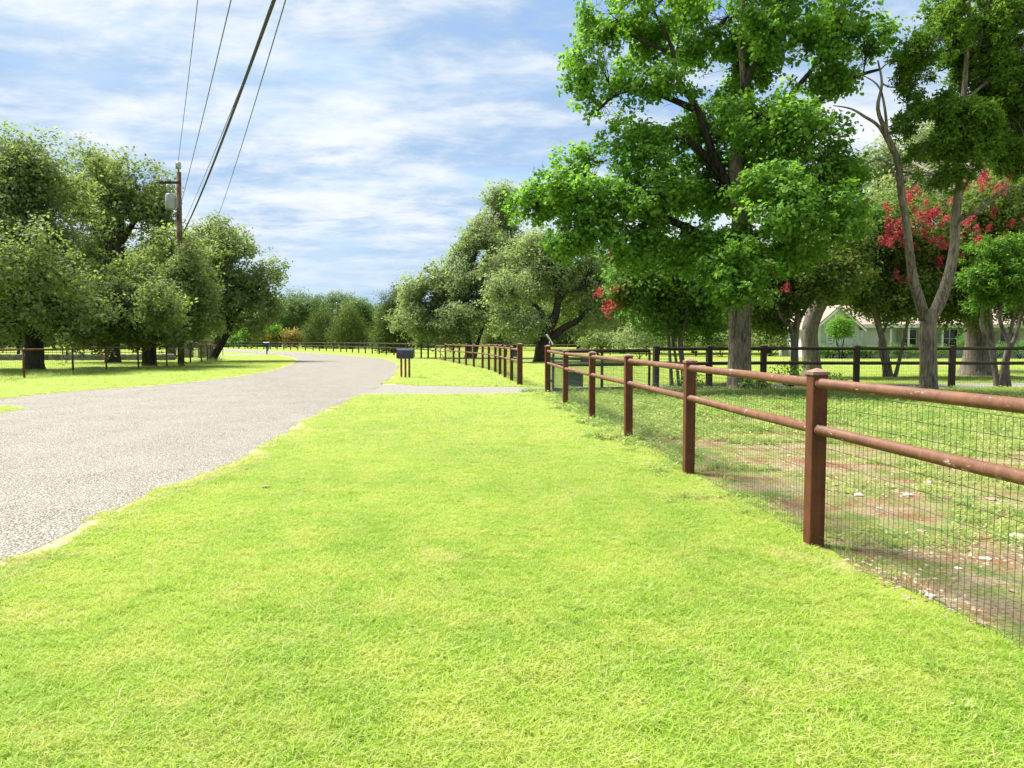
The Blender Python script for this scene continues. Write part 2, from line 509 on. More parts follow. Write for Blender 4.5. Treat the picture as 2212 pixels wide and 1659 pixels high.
right_edge = [Vector((-3.30, -14, 0)), Vector((-3.36, -4, 0)), Vector((-3.38, 1, 0))] + [G(*p) for p in
    ((0, 1222), (175, 1130), (300, 1080), (450, 1020), (560, 970), (640, 920), (720, 880), (780, 856), (822, 834), (848, 815), (861, 798), (858, 787), (831, 778), (786, 771), (682, 763), (574, 757.6), (480, 753.5), (380, 750.5))]
left_edge = [Vector((-10.1, -14, 0)), Vector((-10.2, 2, 0)), Vector((-10.3, 10, 0))] + [G(*p) for p in
    ((-20, 898), (0, 893.5), (56, 883), (0, 878.5), (-160, 876))]
left_edge2 = [G(*p) for p in ((-160, 868), (0, 862), (90, 852), (200, 843), (350, 832), (480, 818), (567, 805), (615, 793), (641, 780), (638, 774), (613, 768.3), (588, 765.2), (553, 763.2), (474, 758.7), (380, 754.5))]
def wiggle(pts):
    out = []
    for i_, p_ in enumerate(pts):
        if p_.y < 24:
            y_ = p_.y
            p_ = p_ + Vector((.05 * math.sin(y_ * 2.1 + 1) + .03 * math.sin(y_ * 4.7) + .022 * math.sin(y_ * 9.3 + 2), 0, 0))
        out.append(p_)
    return out
sm_right = wiggle(resample_(smooth_pts(right_edge, 8), 0.22))
road_poly = sm_right + list(reversed(smooth_pts(left_edge2))) + list(reversed(left_edge))
ROAD, road_np = sheet('road', road_poly, 0.010, M['road'], 0.045, 0.35, 3)
drive_pts = [G(*p) for p in ((770, 857), (805, 853.5), (1000, 853.5), (1180, 850), (1330, 845), (1480, 842), (1900, 841.5), (2500, 839),
                             (2500, 825.5), (1900, 829.5), (1500, 832.5), (1300, 835), (1125, 836.5), (1000, 835.5), (900, 833.5), (848, 830), (815, 832))]
_, drive_np = sheet('driveway', drive_pts, 0.006, M['drive'], 0.08, 0.45, 4)
sheet('far_driveway', [G(*p) for p in ((800, 774.2), (960, 777.6), (1010, 776.2), (1100, 773), (1180, 770.5), (1180, 774.5), (1100, 777), (1012, 780), (957, 781), (826, 779.4), (790, 777))], 0.006, M['drive'], 0.05, 0.8, 5)
sheet('farther_driveway', [G(*p) for p in ((470, 766.6), (543, 764.2), (575, 763), (590, 765.6), (577, 766.0), (472, 769.6), (300, 774), (300, 770.5))], 0.006, M['drive'], 0.05, 0.8, 6)
sheet('house_driveway', [G(*p) for p in ((1300, 776), (1450, 777), (1640, 776.5), (1774, 778), (1900, 781), (2050, 788), (2212, 797), (2500, 812), (2500, 826), (2212, 812), (2100, 802), (1950, 790), (1800, 784.5), (1640, 783), (1450, 784), (1300, 784.5))], 0.006, M['drive'], 0.06, 0.8, 7)
fence_line = [Vector((2.52, 2.62, 0)), G(1757, 1178), G(1487, 1023), G(1357, 949), G(1278, 908), G(1221, 878), G(1183, 849.5)]
padd = [Vector((3.1, -8, 0)), fence_line[0] + Vector((.02, 0, 0))] + [p + Vector((0.10, 0, 0)) for p in fence_line[1:]] + [Vector((2.6, 22.6, 0)), Vector((5.5, 22.8, 0)), Vector((9, 23.0, 0)), Vector((14, 23.2, 0)), Vector((30, 23.2, 0)), Vector((30, -8, 0))]
_, padd_np = sheet('paddock', padd, 0.004, M['paddock'], 0.10, 0.5, 8)
sheet('mulch_bed', [Vector(p) for p in ((3.9, 21.6, 0), (5.2, 21.3, 0), (6.6, 21.2, 0), (8.2, 21.7, 0), (10.4, 22.2, 0), (12.6, 22.3, 0), (12.6, 24.0, 0), (10, 23.9, 0), (7, 23.8, 0), (4.2, 23.4, 0))], 0.008, M['mulch'], 0.14, 0.4, 9)

# gravel shoulder ribbon with dry grass, only along the near right edge of the road
def ribbon(name, pts, w0, w1, z, mat, seed, straight=False):
    rr = random.Random(seed)
    mb = MB(); vs = []; fs = []
    n = len(pts)
    for i, p in enumerate(pts):
        t = (pts[min(i + 1, n - 1)] - pts[max(i - 1, 0)]).normalized()
        nr = Vector((t.y, -t.x, 0)) if not straight else Vector((1, 0, 0))
        a = p + nr * (w0 + rr.uniform(-.05, .05)); b = p + nr * (w1 + rr.uniform(-.09, .09))
        vs += [(a.x, a.y, z), (b.x, b.y, z)]
        if i: fs.append((2 * i - 2, 2 * i - 1, 2 * i + 1, 2 * i))
    mb.add(vs, fs)
    return tag(mb.build(name, mat), kind='structure')
def resample(pts, step):
    out = [pts[0]]; acc = 0.0
    for a, b in zip(pts, pts[1:]):
        L = (b - a).length
        if L < 1e-6: continue
        d = step - acc
        while d <= L:
            out.append(a.lerp(b, d / L)); d += step
        acc = (acc + L) % step
    return out
near_edge = [p for p in resample(sm_right, 0.3) if p.y < 20.3]
ribbon('road_shoulder', near_edge, -0.20, 0.20, 0.007, M['shoulder'], 2, True)
ribbon('road_shoulder', [p for p in resample(sm_right, 0.4) if 25.5 < p.y < 60], -0.12, 0.45, 0.007, M['shoulder'], 3)
ribbon('road_shoulder', [p for p in reversed(resample(smooth_pts(left_edge2), 0.5)) if 19.0 < p.y < 80], -0.1, 0.22, 0.007, M['shoulder'], 4)

# ------------------------------------------------------------------ pipe fences
POST_MESH = {}
def post_mesh(w, h, mat, bev=0.006):
    key = (round(w, 3), round(h, 3), mat.name)
    if key not in POST_MESH:
        a = MB(); a.box((0, 0, h / 2 - 0.10), (w, w, h + 0.20), bevel=bev)
        c = MB(); e = w / 2 + 0.008
        vs = [(-e, -e, 0), (e, -e, 0), (e, e, 0), (-e, e, 0), (-e, -e, .022), (e, -e, .022), (e, e, .022), (-e, e, .022), (0, 0, .05)]
        c.add(vs, [(3, 2, 1, 0), (0, 1, 5, 4), (1, 2, 6, 5), (2, 3, 7, 6), (3, 0, 4, 7), (4, 5, 8), (5, 6, 8), (6, 7, 8), (7, 4, 8)])
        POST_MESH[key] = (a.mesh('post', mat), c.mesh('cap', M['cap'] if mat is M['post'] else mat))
    return POST_MESH[key]
def add_post(root, p, w, h, mat, ang=0.0, cap=True, tilt=0.006):
    a, c = post_mesh(w, h, mat)
    rot = (random.uniform(-tilt, tilt), random.uniform(-tilt, tilt), ang)
    o = link('post', a, root, p, rot)
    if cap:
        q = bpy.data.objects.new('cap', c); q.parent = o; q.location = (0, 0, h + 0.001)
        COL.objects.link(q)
    return o
def add_rail(root, a, b, r, mat, n=14, inset=0.05, wav=0.004):
    a, b = Vector(a), Vector(b)
    t = (b - a).normalized()
    a2, b2 = a + t * inset, b - t * inset
    mid = (a2 + b2) / 2 + Vector((random.uniform(-wav, wav), 0, random.uniform(-wav, wav)))
    w1, w2 = t * .012, t * .020                      # weld bead at both ends
    return MB().tube([a2, a2 + w1, a2 + w2, mid, b2 - w2, b2 - w1, b2], [r * 1.16, r * 1.14, r, r, r, r * 1.14, r * 1.16], n).build('rail', mat, root)
def wire_mesh(root, pts, off, z0, z1, dx, dz, r, mat, name='wire_mesh', wav=0.0):
    """woven wire panel along the line, one part"""
    mb = MB()
    line = []
    n = len(pts)
    for i in range(n):
        t = (pts[min(i + 1, n - 1)] - pts[max(i - 1, 0)]).normalized()
        line.append(pts[i] + Vector((t.y, -t.x, 0)) * off)
    zs = np.arange(z0, z1 + 1e-6, dz)
    for z in zs:
        for a, b in zip(line, line[1:]):
            m = a.lerp(b, .5) + Vector((random.uniform(-wav, wav), 0, z + random.uniform(-wav, wav)))
            mb.tube([a + Vector((0, 0, z)), m, b + Vector((0, 0, z))], r * 1.15, 3, cap=False, smooth=False)
    for q in resample(line, dx):
        j = random.uniform(-wav, wav) * .6
        wire(mb, (q.x + j, q.y, z0 - .02), (q.x - j, q.y, z1), r)
    o = mb.build(name, mat, root)
    tag(o, kind='stuff')
    return o
def pipe_fence(label, pts, w, h, rails, rr, mp, mr, first=None, last=None, mesh=None, group='pipe rail fences', rail_n=12, skip=()):
    """posts with caps, round pipe rails bay by bay and woven wire; all parts of one fence"""
    root = empty('pipe_fence', pts[0], label, 'fence', group)
    n = len(pts)
    for i, p in enumerate(pts):
        t = (pts[min(i + 1, n - 1)] - pts[max(i - 1, 0)])
        ang = math.atan2(t.y, t.x)
        ww, hh = w, h
        if i == 0 and first: ww, hh = first
        if i == n - 1 and last: ww, hh = last
        add_post(root, p, ww, hh, mp, ang)
    for i in range(n - 1):
        if i in skip: continue
        for z in rails:
            add_rail(root, pts[i] + Vector((0, 0, z)), pts[i + 1] + Vector((0, 0, z)), rr, mr, rail_n, w * 0.45)
    if mesh: wire_mesh(root, pts, *mesh)
    return root

# near fence on the right, with the big gate post at its far end
F1 = pipe_fence('nearest rust brown pipe fence with capped posts and wire mesh beside the verge',
    fence_line, 0.112, 1.25, (1.19, 0.855), 0.037, M['post'], M['rail'], last=(0.15, 1.32),
    mesh=(0.062, 0.02, 1.12, 0.05, 0.10, 0.0016, M['wire'], 'wire_mesh', 0.006), rail_n=20)

# crop measurements of the middle distance: pixel in a 1.58x enlargement
def C2(x, y): return G(438.9 + x * 0.3472, 603.5 + y * 0.3472)
f2 = resample([C2(*p) for p in ((1970, 662), (1890, 622), (1822, 583), (1748, 558), (1657, 541), (1569, 524), (1507, 509))], 2.55)
f2[-1] = C2(1507, 509)
F2 = pipe_fence('rust brown pipe fence with wire mesh receding behind the near black mailbox',
    f2, 0.112, 1.25, (1.19, 0.80), 0.037, M['post'], M['rail'], first=(0.17, 1.36),
    mesh=(0.062, 0.05, 1.1, 0.10, 0.10, 0.0022, M['wire']))
f3k = [C2(*p) for p in ((1447, 498), (1343, 486), (1195, 472), (1045, 462), (858, 451), (681, 444), (443, 437), (135, 429))]
f3 = resample(f3k, 3.05)
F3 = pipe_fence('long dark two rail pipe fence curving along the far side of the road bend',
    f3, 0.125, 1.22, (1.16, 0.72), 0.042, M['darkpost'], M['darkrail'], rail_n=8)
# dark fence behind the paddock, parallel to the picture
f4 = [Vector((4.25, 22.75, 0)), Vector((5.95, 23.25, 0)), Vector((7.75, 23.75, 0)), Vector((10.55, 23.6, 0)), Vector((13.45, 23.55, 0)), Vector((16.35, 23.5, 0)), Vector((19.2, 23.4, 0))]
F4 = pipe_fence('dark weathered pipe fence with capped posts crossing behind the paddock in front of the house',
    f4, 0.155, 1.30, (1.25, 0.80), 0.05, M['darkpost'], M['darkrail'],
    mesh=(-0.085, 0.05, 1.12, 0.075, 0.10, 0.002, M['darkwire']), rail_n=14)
# far fence beyond the dark trunked oak
f6 = resample([Vector((-4.6, 78, 0)), Vector((2.6, 74, 0)), Vector((22, 72, 0)), Vector((34, 78, 0))], 4.6)
F6 = pipe_fence('thin far pipe fence behind the dark trunked live oak and the house drive',
    f6, 0.16, 1.10, (1.06, 0.66), 0.04, M['post'], M['rail'], rail_n=8)

# left fence: one pipe rail on thin posts with wire, under the oaks
f5 = [Vector((x, y, 0)) for x, y in ((-19.4, 24.2), (-19.2, 27.2), (-19.0, 30.0), (-18.8, 33.0), (-19.0, 36.1), (-19.0, 39.2), (-18.9, 42.2), (-18.9, 45.3), (-19.5, 48.4), (-20.3, 51.4), (-21.2, 54.3), (-22.2, 57.2), (-22.8, 59.5))]
F5 = empty('pipe_fence', f5[0], 'thin single rail pipe fence with wire netting in the shade of the oaks', 'fence', 'pipe rail fences')
for i, p in enumerate(f5):
    MB().tube([p - Vector((0, 0, .1)), p + Vector((random.uniform(-.02, .02), 0, 1.12))], 0.043, 10).build('post', M['darkpost'] if i % 2 else M['post'], F5)
for a, b in zip(f5, f5[1:]):
    MB().tube([a + Vector((0, 0, 1.135)), (a + b) / 2 + Vector((0, 0, 1.13)), b + Vector((0, 0, 1.135))], 0.036, 10).build('rail', M['post'], F5)
wire_mesh(F5, f5, 0.05, 0.04, 1.08, 0.12, 0.12, 0.0022, M['darkwire'])
MB().tube([f5[6] + Vector((0, 0, 1.1)), f5[7] + Vector((0, -0.4, 0.1))], 0.035, 8).build('brace', M['post'], F5)

# ------------------------------------------------------------------ gates, opener, solar panel, boxes
gp = fence_line[-1]
ga, gb2 = gp + Vector((0.16, 0.10, 0)), Vector((4.02, 22.55, 0))
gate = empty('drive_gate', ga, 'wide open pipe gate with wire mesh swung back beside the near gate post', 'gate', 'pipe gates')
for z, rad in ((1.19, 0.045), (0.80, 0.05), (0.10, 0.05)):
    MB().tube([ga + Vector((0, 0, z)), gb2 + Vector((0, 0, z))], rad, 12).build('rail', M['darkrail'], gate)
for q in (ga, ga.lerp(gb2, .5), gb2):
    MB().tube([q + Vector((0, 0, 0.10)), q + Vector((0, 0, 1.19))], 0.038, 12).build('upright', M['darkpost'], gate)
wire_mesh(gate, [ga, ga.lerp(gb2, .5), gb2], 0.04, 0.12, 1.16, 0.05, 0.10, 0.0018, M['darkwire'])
for z in (0.35, 0.95):
    MB().box(ga + Vector((-0.06, -0.02, z)), (0.09, 0.05, 0.07)).build('hinge', M['darkpost'], gate)

black = simple('black_paint', (0.018, 0.022, 0.026), 0.35, 0.0, 0.2)
teal = simple('dark_teal_plastic', (0.012, 0.040, 0.048), 0.45, 0.0, 0.12)
white = simple('white_paint', (0.72, 0.72, 0.70), 0.5, 0.0, 0.06)
grey_metal = simple('grey_metal', (0.36, 0.38, 0.38), 0.4, 0.6, 0.1)
op = empty('gate_opener', gp + Vector((0.35, 0.15, 0.96)), 'black gate opener arm fixed between near gate post and open gate', 'gate opener')
MB().tube([gp + Vector((0.10, 0.02, 0.99)), gp + Vector((0.95, 0.02, 0.97))], 0.036, 12).build('piston', black, op)
MB().box(gp + Vector((1.08, 0.02, 0.97)), (0.30, 0.12, 0.17), bevel=0.02).build('motor_housing', black, op)
MB().tube([gp + Vector((1.22, 0.02, 0.97)), gp + Vector((1.75, 0.06, 0.96))], 0.018, 8).build('push_rod', grey_metal, op)
sp = empty('solar_panel', gp + Vector((0.02, 0, 1.37)), 'small tilted white framed solar panel on top of the near gate post', 'solar panel')
MB().tube([gp + Vector((0.05, 0, 1.36)), gp + Vector((0.05, 0, 1.46))], 0.014, 8).build('bracket', grey_metal, sp)
rotp = Matrix.Rotation(R(58), 3, 'Y')
MB().box(gp + Vector((0.06, 0.0, 1.52)), (0.34, 0.26, 0.028), rotp).build('frame', white, sp)
MB().box(gp + Vector((0.06, 0.0, 1.52)) + rotp @ Vector((0, 0, 0.017)), (0.30, 0.22, 0.008), rotp).build('cell_sheet', simple('solar_cell', (0.01, 0.015, 0.04), 0.15), sp)
MB().box(gp + Vector((0.06, 0.0, 1.52)) + rotp @ Vector((0, 0, -0.022)), (0.12, 0.10, 0.02), rotp).build('junction_box', black, sp)
# dark green utility cabinet behind the open gate
ub = G(1242, 841)
cab = empty('utility_box', ub, 'dark teal utility box standing behind the open gate beside the drive', 'utility box')
MB().box(ub + Vector((0, 0.0, 0.245)), (0.46, 0.42, 0.49), bevel=0.02).build('body', teal, cab)
MB().box(ub + Vector((0, 0.0, 0.515)), (0.50, 0.46, 0.045), bevel=0.03).build('lid', teal, cab)
MB().box(ub + Vector((0.08, -0.22, 0.30)), (0.08, 0.02, 0.10)).build('latch', black, cab)
# entry keypad on the first fence post past the drive
kp = f2[1] + Vector((0.13, -0.10, 0.92))
kb = empty('keypad_box', kp, 'small dark keypad box fixed beside the big post left of the drive', 'keypad')
MB().box(kp + Vector((0, 0, 0.10)), (0.20, 0.10, 0.24), bevel=0.015).build('case', black, kb)
MB().box(kp + Vector((0, -0.06, 0.19)), (0.22, 0.10, 0.02)).build('hood', black, kb)
# second gate, closed, across the far drive
g2a, g2b = f2[-1], f3[0]
gate2 = empty('drive_gate', g2a, 'closed pipe gate with diagonal brace across the far pale drive', 'gate', 'pipe gates')
for z in (1.10, 0.68, 0.12):
    MB().tube([g2a.lerp(g2b, .04) + Vector((0, 0, z)), g2a.lerp(g2b, .96) + Vector((0, 0, z))], 0.035, 8).build('rail', M['rail'], gate2)
for f in (.04, .5, .96):
    MB().tube([g2a.lerp(g2b, f) + Vector((0, 0, .10)), g2a.lerp(g2b, f) + Vector((0, 0, 1.12))], 0.035, 8).build('upright', M['post'], gate2)
MB().tube([g2a.lerp(g2b, .05) + Vector((0, -.03, .15)), g2a.lerp(g2b, .95) + Vector((0, -.03, .95))], 0.03, 8).build('brace', M['darkpost'], gate2)

# ------------------------------------------------------------------ mailboxes
def mailbox_shell(c, L, W, H, mat, parent, name='box', n=12, ax=0.0):
    """long box with a half-round top, open profile swept along its axis"""
    r = W / 2; straight = H - r
    prof = [(-r, 0), (r, 0)] + [(r * math.cos(a), straight + r * math.sin(a)) for a in [math.pi * k / n for k in range(n + 1)]]
    rot = Matrix.Rotation(ax, 3, 'Z')
    vs = [c + rot @ Vector((sx * L / 2, y, z)) for sx in (-1, 1) for (y, z) in prof]
    m = len(prof)
    fs = [(i, (i + 1) % m, m + (i + 1) % m, m + i) for i in range(m)] + [tuple(range(m - 1, -1, -1)), tuple(range(m, 2 * m))]
    return MB().add(vs, fs).build(name, mat, parent)
navy = simple('dark_blue_enamel', (0.016, 0.030, 0.045), 0.28, 0.0, 0.15)
red = simple('red_flag_paint', (0.42, 0.02, 0.05), 0.4)
mb0 = G(876, 816)
mbx = empty('mailbox', mb0, 'large dark blue mailbox with red flag on three rust brown posts beside the road', 'mailbox', 'roadside mailboxes')
mpost = mat_rust('mailbox_post_red', (0.230, 0.058, 0.026), (0.30, 0.13, 0.07), (0.15, 0.034, 0.016), False)
for dx in (-0.165, 0.0, 0.155):
    o = MB().box(mb0 + Vector((dx, 0.0, 0.36)), (0.075, 0.075, 0.84), bevel=0.01).build('post', mpost, mbx)
bx0 = mb0 + Vector((0.0, 0, 0.785))
shell = mailbox_shell(bx0, 0.62, 0.30, 0.385, navy, mbx)
mailbox_shell(bx0 + Vector((-0.32, 0, -0.006)), 0.035, 0.325, 0.405, navy, mbx, 'door')
mailbox_shell(bx0 + Vector((0.315, 0, -0.004)), 0.03, 0.315, 0.398, navy, mbx, 'back_rim')
MB().box(bx0 + Vector((0, 0, -0.012)), (0.56, 0.26, 0.02)).build('mount_plate', black, mbx)
fl = MB()
fl.box(bx0 + Vector((-0.20, -0.160, 0.235)), (0.16, 0.008, 0.030)); fl.box(bx0 + Vector((-0.135, -0.160, 0.205)), (0.035, 0.008, 0.06))
fl.box(bx0 + Vector((-0.275, -0.160, 0.222)), (0.03, 0.012, 0.05))
fl.build('flag', red, mbx)
MB().box(bx0 + Vector((-0.345, 0, 0.31)), (0.02, 0.04, 0.04)).build('latch', black, mbx)

fm0 = G(576.5, 765.4)
mfx = empty('mailbox', fm0, 'far dark mailbox on a single post with a blue newspaper tube, across the road', 'mailbox', 'roadside mailboxes')
MB().box(fm0 + Vector((0, 0, 0.46)), (0.10, 0.10, 0.94)).build('post', M['darkpost'], mfx)
mailbox_shell(fm0 + Vector((0, 0, 0.93)), 0.62, 0.30, 0.38, simple('dark_green_enamel', (0.016, 0.035, 0.035), 0.35), mfx)
mailbox_shell(fm0 + Vector((-0.31, 0, 0.925)), 0.04, 0.33, 0.40, navy, mfx, 'door')
MB().tube([fm0 + Vector((0.13, -.25, 0.66)), fm0 + Vector((0.13, .2, 0.66))], 0.12, 12).build('newspaper_tube', simple('blue_plastic', (0.02, 0.07, 0.42), 0.4), mfx)
MB().box(fm0 + Vector((0.12, -.05, 0.48)), (0.10, 0.03, 0.30)).build('hanger', simple('blue_plastic_dark', (0.02, 0.05, 0.30), 0.4), mfx)
mk = G(481.5, 768.8)
tag(MB().tube([mk - Vector((0, 0, .1)), mk + Vector((0.02, 0, 1.25))], 0.03, 8).thing('marker_post', M['darkpost'], mk), 'thin dark marker post beside the far pale drive', 'post')

# ------------------------------------------------------------------ utility poles and wires
wood = mat_bark('pole_wood', (0.070, 0.042, 0.028), (0.175, 0.115, 0.078), 0.8, 0.4)
tank = simple('transformer_grey', (0.30, 0.31, 0.28), 0.5, 0.0, 0.12, 3)
def pole(base, h, r, label, arm=True, s=1.0):
    root = empty('utility_pole', base, label, 'utility pole', 'utility poles')
    lean = Vector((0.14 * s, 0, 0))
    MB().tube([base - Vector((0, 0, .2)), base + lean * .5 + Vector((0, 0, h * .5)), base + lean + Vector((0, 0, h))], [r * 1.15, r, r * .78], 14, wob=.02).build('shaft', wood, root)
    top = base + lean + Vector((0, 0, h))
    MB().tube([top, top + Vector((-.02, 0, .18)), top + Vector((-.02, 0, .19)), top + Vector((-.02, 0, .52)), top + Vector((-.02, 0, .60))], [.05, .05, .15, .15, .06], 12).build('insulator', grey_metal, root)
    if arm:
        za = h - 0.62
        MB().box(base + lean + Vector((-.42, -.20, za)), (1.20, .10, .13)).build('crossarm', M['darkpost'], root)
        MB().tube([base + lean + Vector((-.72, -.22, za - .06)), base + lean + Vector((-.10, -.20, za - .95))], .022, 6).build('brace', grey_metal, root)
        for x in (-.92, -.45):
            MB().tube([base + lean + Vector((x, -.20, za + .06)), base + lean + Vector((x, -.20, za + .13)), base + lean + Vector((x, -.20, za + .25))], [.03, .055, .035], 8).build('insulator', grey_metal, root)
        MB().tube([base + lean + Vector((-.55, -.26, za - .1)), base + lean + Vector((-.55, -.26, za - .5))], .05, 8).build('fuse_cutout', grey_metal, root)
    tc = base + lean * .8 + Vector((-.40, -.20, h - 2.12 * s))
    tz = .78 * s
    tr = MB().tube([tc, tc + Vector((0, 0, .04)), tc + Vector((0, 0, tz)), tc + Vector((0, 0, tz + .10))], [.25 * s, .275 * s, .275 * s, .21 * s], 18).build('transformer', tank, root)
    for x in (-.11, .10):
        MB().tube([tc + Vector((x, 0, tz + .06)), tc + Vector((x, 0, tz + .28))], [.045, .03], 8).build('bushing', grey_metal, tr)
    MB().box(tc + Vector((.26, .12, tz * .5)), (.22, .12, .55 * s)).build('mount_bracket', grey_metal, root)
    return top
pb = G(391, 791.5)
ptop = pole(pb, 11.0, 0.165, 'brown wooden utility pole with grey transformer rising behind the left oaks')
p2b = G(727.5, 750.5)
p2b = P(727.5, 760, 158); p2b.z = 0
pole(p2b, 8.6, 0.18, 'distant utility pole with pale transformer among the far treetops', arm=False, s=0.8)
dirw = Vector((0.415, -0.910, 0)).normalized()
wires = empty('power_line', pb + Vector((0, 0, 10)), 'black overhead power lines rising from the utility pole towards the top edge', 'power line')
cab_mat = simple('cable_black', (0.016, 0.016, 0.017), 0.6)
thin_mat = simple('cable_grey', (0.10, 0.11, 0.11), 0.5)
def cable(a, through, rad, mat, name='cable', sag=0.5, span=82.0):
    """parabola from the pole through a measured point and on to a pole out of frame behind the camera"""
    a, q = Vector(a), Vector(through)
    h = Vector((q.x - a.x, q.y - a.y, 0)); D = h.length; h.normalize()
    sl = (q.z - a.z) / D
    k = sag / (span / 2) ** 2
    pts = []
    for i in range(41):
        s = span * i / 40
        z = a.z + sl * s + k * s * (s - D)
        pts.append(Vector((a.x + h.x * s, a.y + h.y * s, z)))
    MB().tube(pts, rad, 8).build(name, mat, wires)
def thru(px, z, py=0.0):
    d = ray(px, py); t = (z - CAMH) / d.z
    return Vector((d.x * t, d.y * t, z))
cable(ptop + Vector((-.02, 0, .60)), thru(427, 11.0), 0.012, thin_mat, sag=0.7)
cable(pb + Vector((.1, -.15, 8.6)), thru(499, 8.0), 0.012, thin_mat, sag=0.7)
cable(pb + Vector((.25, -.2, 7.35)), thru(592, 6.5), 0.030, cab_mat, sag=1.5)
cable(pb + Vector((.25, -.2, 7.75)), thru(595.5, 6.55), 0.008, cab_mat, sag=0.7)
cable(P(463, 486, 52), thru(617, 6.9), 0.011, thin_mat, sag=0.9)

# ------------------------------------------------------------------ low stone wall, iron fence, entrance pillars on the left
stone_mats = [simple('stone_%s' % k, c, 0.9, 0, 0.25, 6) for k, c in (('tan', (0.26, 0.21, 0.15)), ('grey', (0.20, 0.185, 0.16)), ('brown', (0.15, 0.11, 0.075)))]
def block_mesh(i, mat):
    rr = random.Random(40 + i); bm = bmesh.new()
    bmesh.ops.create_cube(bm, size=1.0)
    bmesh.ops.bevel(bm, geom=bm.edges[:], offset=0.12, segments=1, affect='EDGES')
    for v in bm.verts: v.co += Vector((rr.uniform(-.05, .05), rr.uniform(-.06, .06), rr.uniform(-.05, .05)))
    me = bpy.data.meshes.new('stone'); bm.to_mesh(me); bm.free(); me.materials.append(mat)
    return me
BLOCKS = [block_mesh(i, stone_mats[i % 3]) for i in range(6)]
wall_a, wall_b = Vector((-50, 56.5, 0)), Vector((-25.4, 57.5, 0))
sw = empty('stone_wall', wall_a, 'low dry stone wall behind the left oaks', 'wall')
MB().box((wall_a + wall_b) / 2 + Vector((0, 0.04, .20)), ((wall_b - wall_a).length, 0.22, 0.40), Matrix.Rotation(math.atan2(1.0, 24.6), 3, 'Z')).build('core', stone_mats[2], sw)
for row in range(2):
    x = 0.0; L = (wall_b - wall_a).length
    while x < L:
        wd = random.uniform(.32, .62)
        p = wall_a.lerp(wall_b, min(1, (x + wd / 2) / L))
        o = link('stone', random.choice(BLOCKS), sw, p + Vector((0, random.uniform(-.03, .02), .12 + row * .225)), (0, 0, random.uniform(-.06, .06)), (wd * .96, .36, .235 + random.uniform(-.02, .03)))
        x += wd
iron = simple('black_iron', (0.015, 0.017, 0.018), 0.5, 0.4)
irf = empty('iron_fence', wall_a + Vector((0, .45, 0)), 'black iron rail fence standing just behind the low stone wall', 'fence')
nbay = 9
for i in range(nbay + 1):
    p = wall_a.lerp(wall_b, i / nbay) + Vector((0, .5, 0))
    MB().box(p + Vector((0, 0, .58)), (.07, .07, 1.26)).build('post', iron, irf)
for z in (1.10, 0.86, 0.60):
    a, b = wall_a + Vector((0, .5, z)), wall_b + Vector((0, .5, z))
    MB().tube([a, b], .022, 6).build('rail', iron, irf)
pk = MB()
for q in resample([wall_a + Vector((0, .5, 0)), wall_b + Vector((0, .5, 0))], 0.28): wire(pk, (q.x, q.y, .45), (q.x, q.y, 1.10), .011)
tag(pk.build('pickets', iron, irf), kind='stuff')
def pillar(base, w, h, label):
    root = empty('stone_pillar', base, label, 'pillar', 'entrance pillars')
    MB().box(base + Vector((0, 0, h / 2)), (w * .86, w * .86, h)).build('core', stone_mats[1], root)
    rows = int(h / .26)
    for r_ in range(rows):
        for side in range(4):
            for k in range(2):
                u = (k - .5) * w * .5 + (.06 if r_ % 2 else -.06)
                d = Vector((u, -w * .43, 0)); d = Matrix.Rotation(side * math.pi / 2, 3, 'Z') @ d
                link('stone', random.choice(BLOCKS), root, base + d + Vector((0, 0, .14 + r_ * .262)), (0, 0, side * math.pi / 2), (w * .49, .16, .25))
    MB().box(base + Vector((0, 0, h + .05)), (w * 1.12, w * 1.12, .12), bevel=.03).build('cap', stone_mats[0], root)
    return root
pa, pb_ = P(445, 760, 66), P(402, 760, 67); pa.z = pb_.z = 0
pillar(pa, 0.95, 1.45, 'stone entrance pillar behind the leaning oak trunk')
pillar(pb_, 0.80, 1.35, 'stone entrance pillar just right of the utility pole')
ig = empty('iron_gate', (pa + pb_) / 2, 'black iron entrance gate between the stone pillars', 'gate')
ia, ib = pb_ + Vector((.45, 0, 0)), pa + Vector((-.52, 0, 0))
for z in (.12, .7, 1.25): MB().tube([ia + Vector((0, 0, z)), ib + Vector((0, 0, z))], .025, 6).build('rail', iron, ig)
for k in range(9): MB().tube([ia.lerp(ib, k / 8) + Vector((0, 0, .1)), ia.lerp(ib, k / 8) + Vector((0, 0, 1.32))], .014, 6).build('bar', iron, ig)
bn = P(371, 760, 62); bn.z = 0
bin_ = empty('trash_bin', bn, 'grey wheeled trash bin beside the entrance pillars', 'trash bin')
vs = [bn + Vector((x * s, y * s, z)) for z, s in ((.06, .24), (.95, .31)) for x, y in ((-1, -1), (1, -1), (1, 1), (-1, 1))]
MB().add(vs, [(3, 2, 1, 0), (4, 5, 6, 7), (0, 1, 5, 4), (1, 2, 6, 5), (2, 3, 7, 6), (3, 0, 4, 7)]).build('body', simple('bin_grey', (.10, .13, .16), .5), bin_)
MB().box(bn + Vector((0, 0, .985)), (.68, .68, .07), bevel=.05).build('lid', simple('bin_lid', (.05, .09, .16), .5), bin_)
for x in (-.22, .22): MB().tube([bn + Vector((x - .03, .28, .1)), bn + Vector((x + .03, .28, .1))], .1, 12).build('wheel', black, bin_)

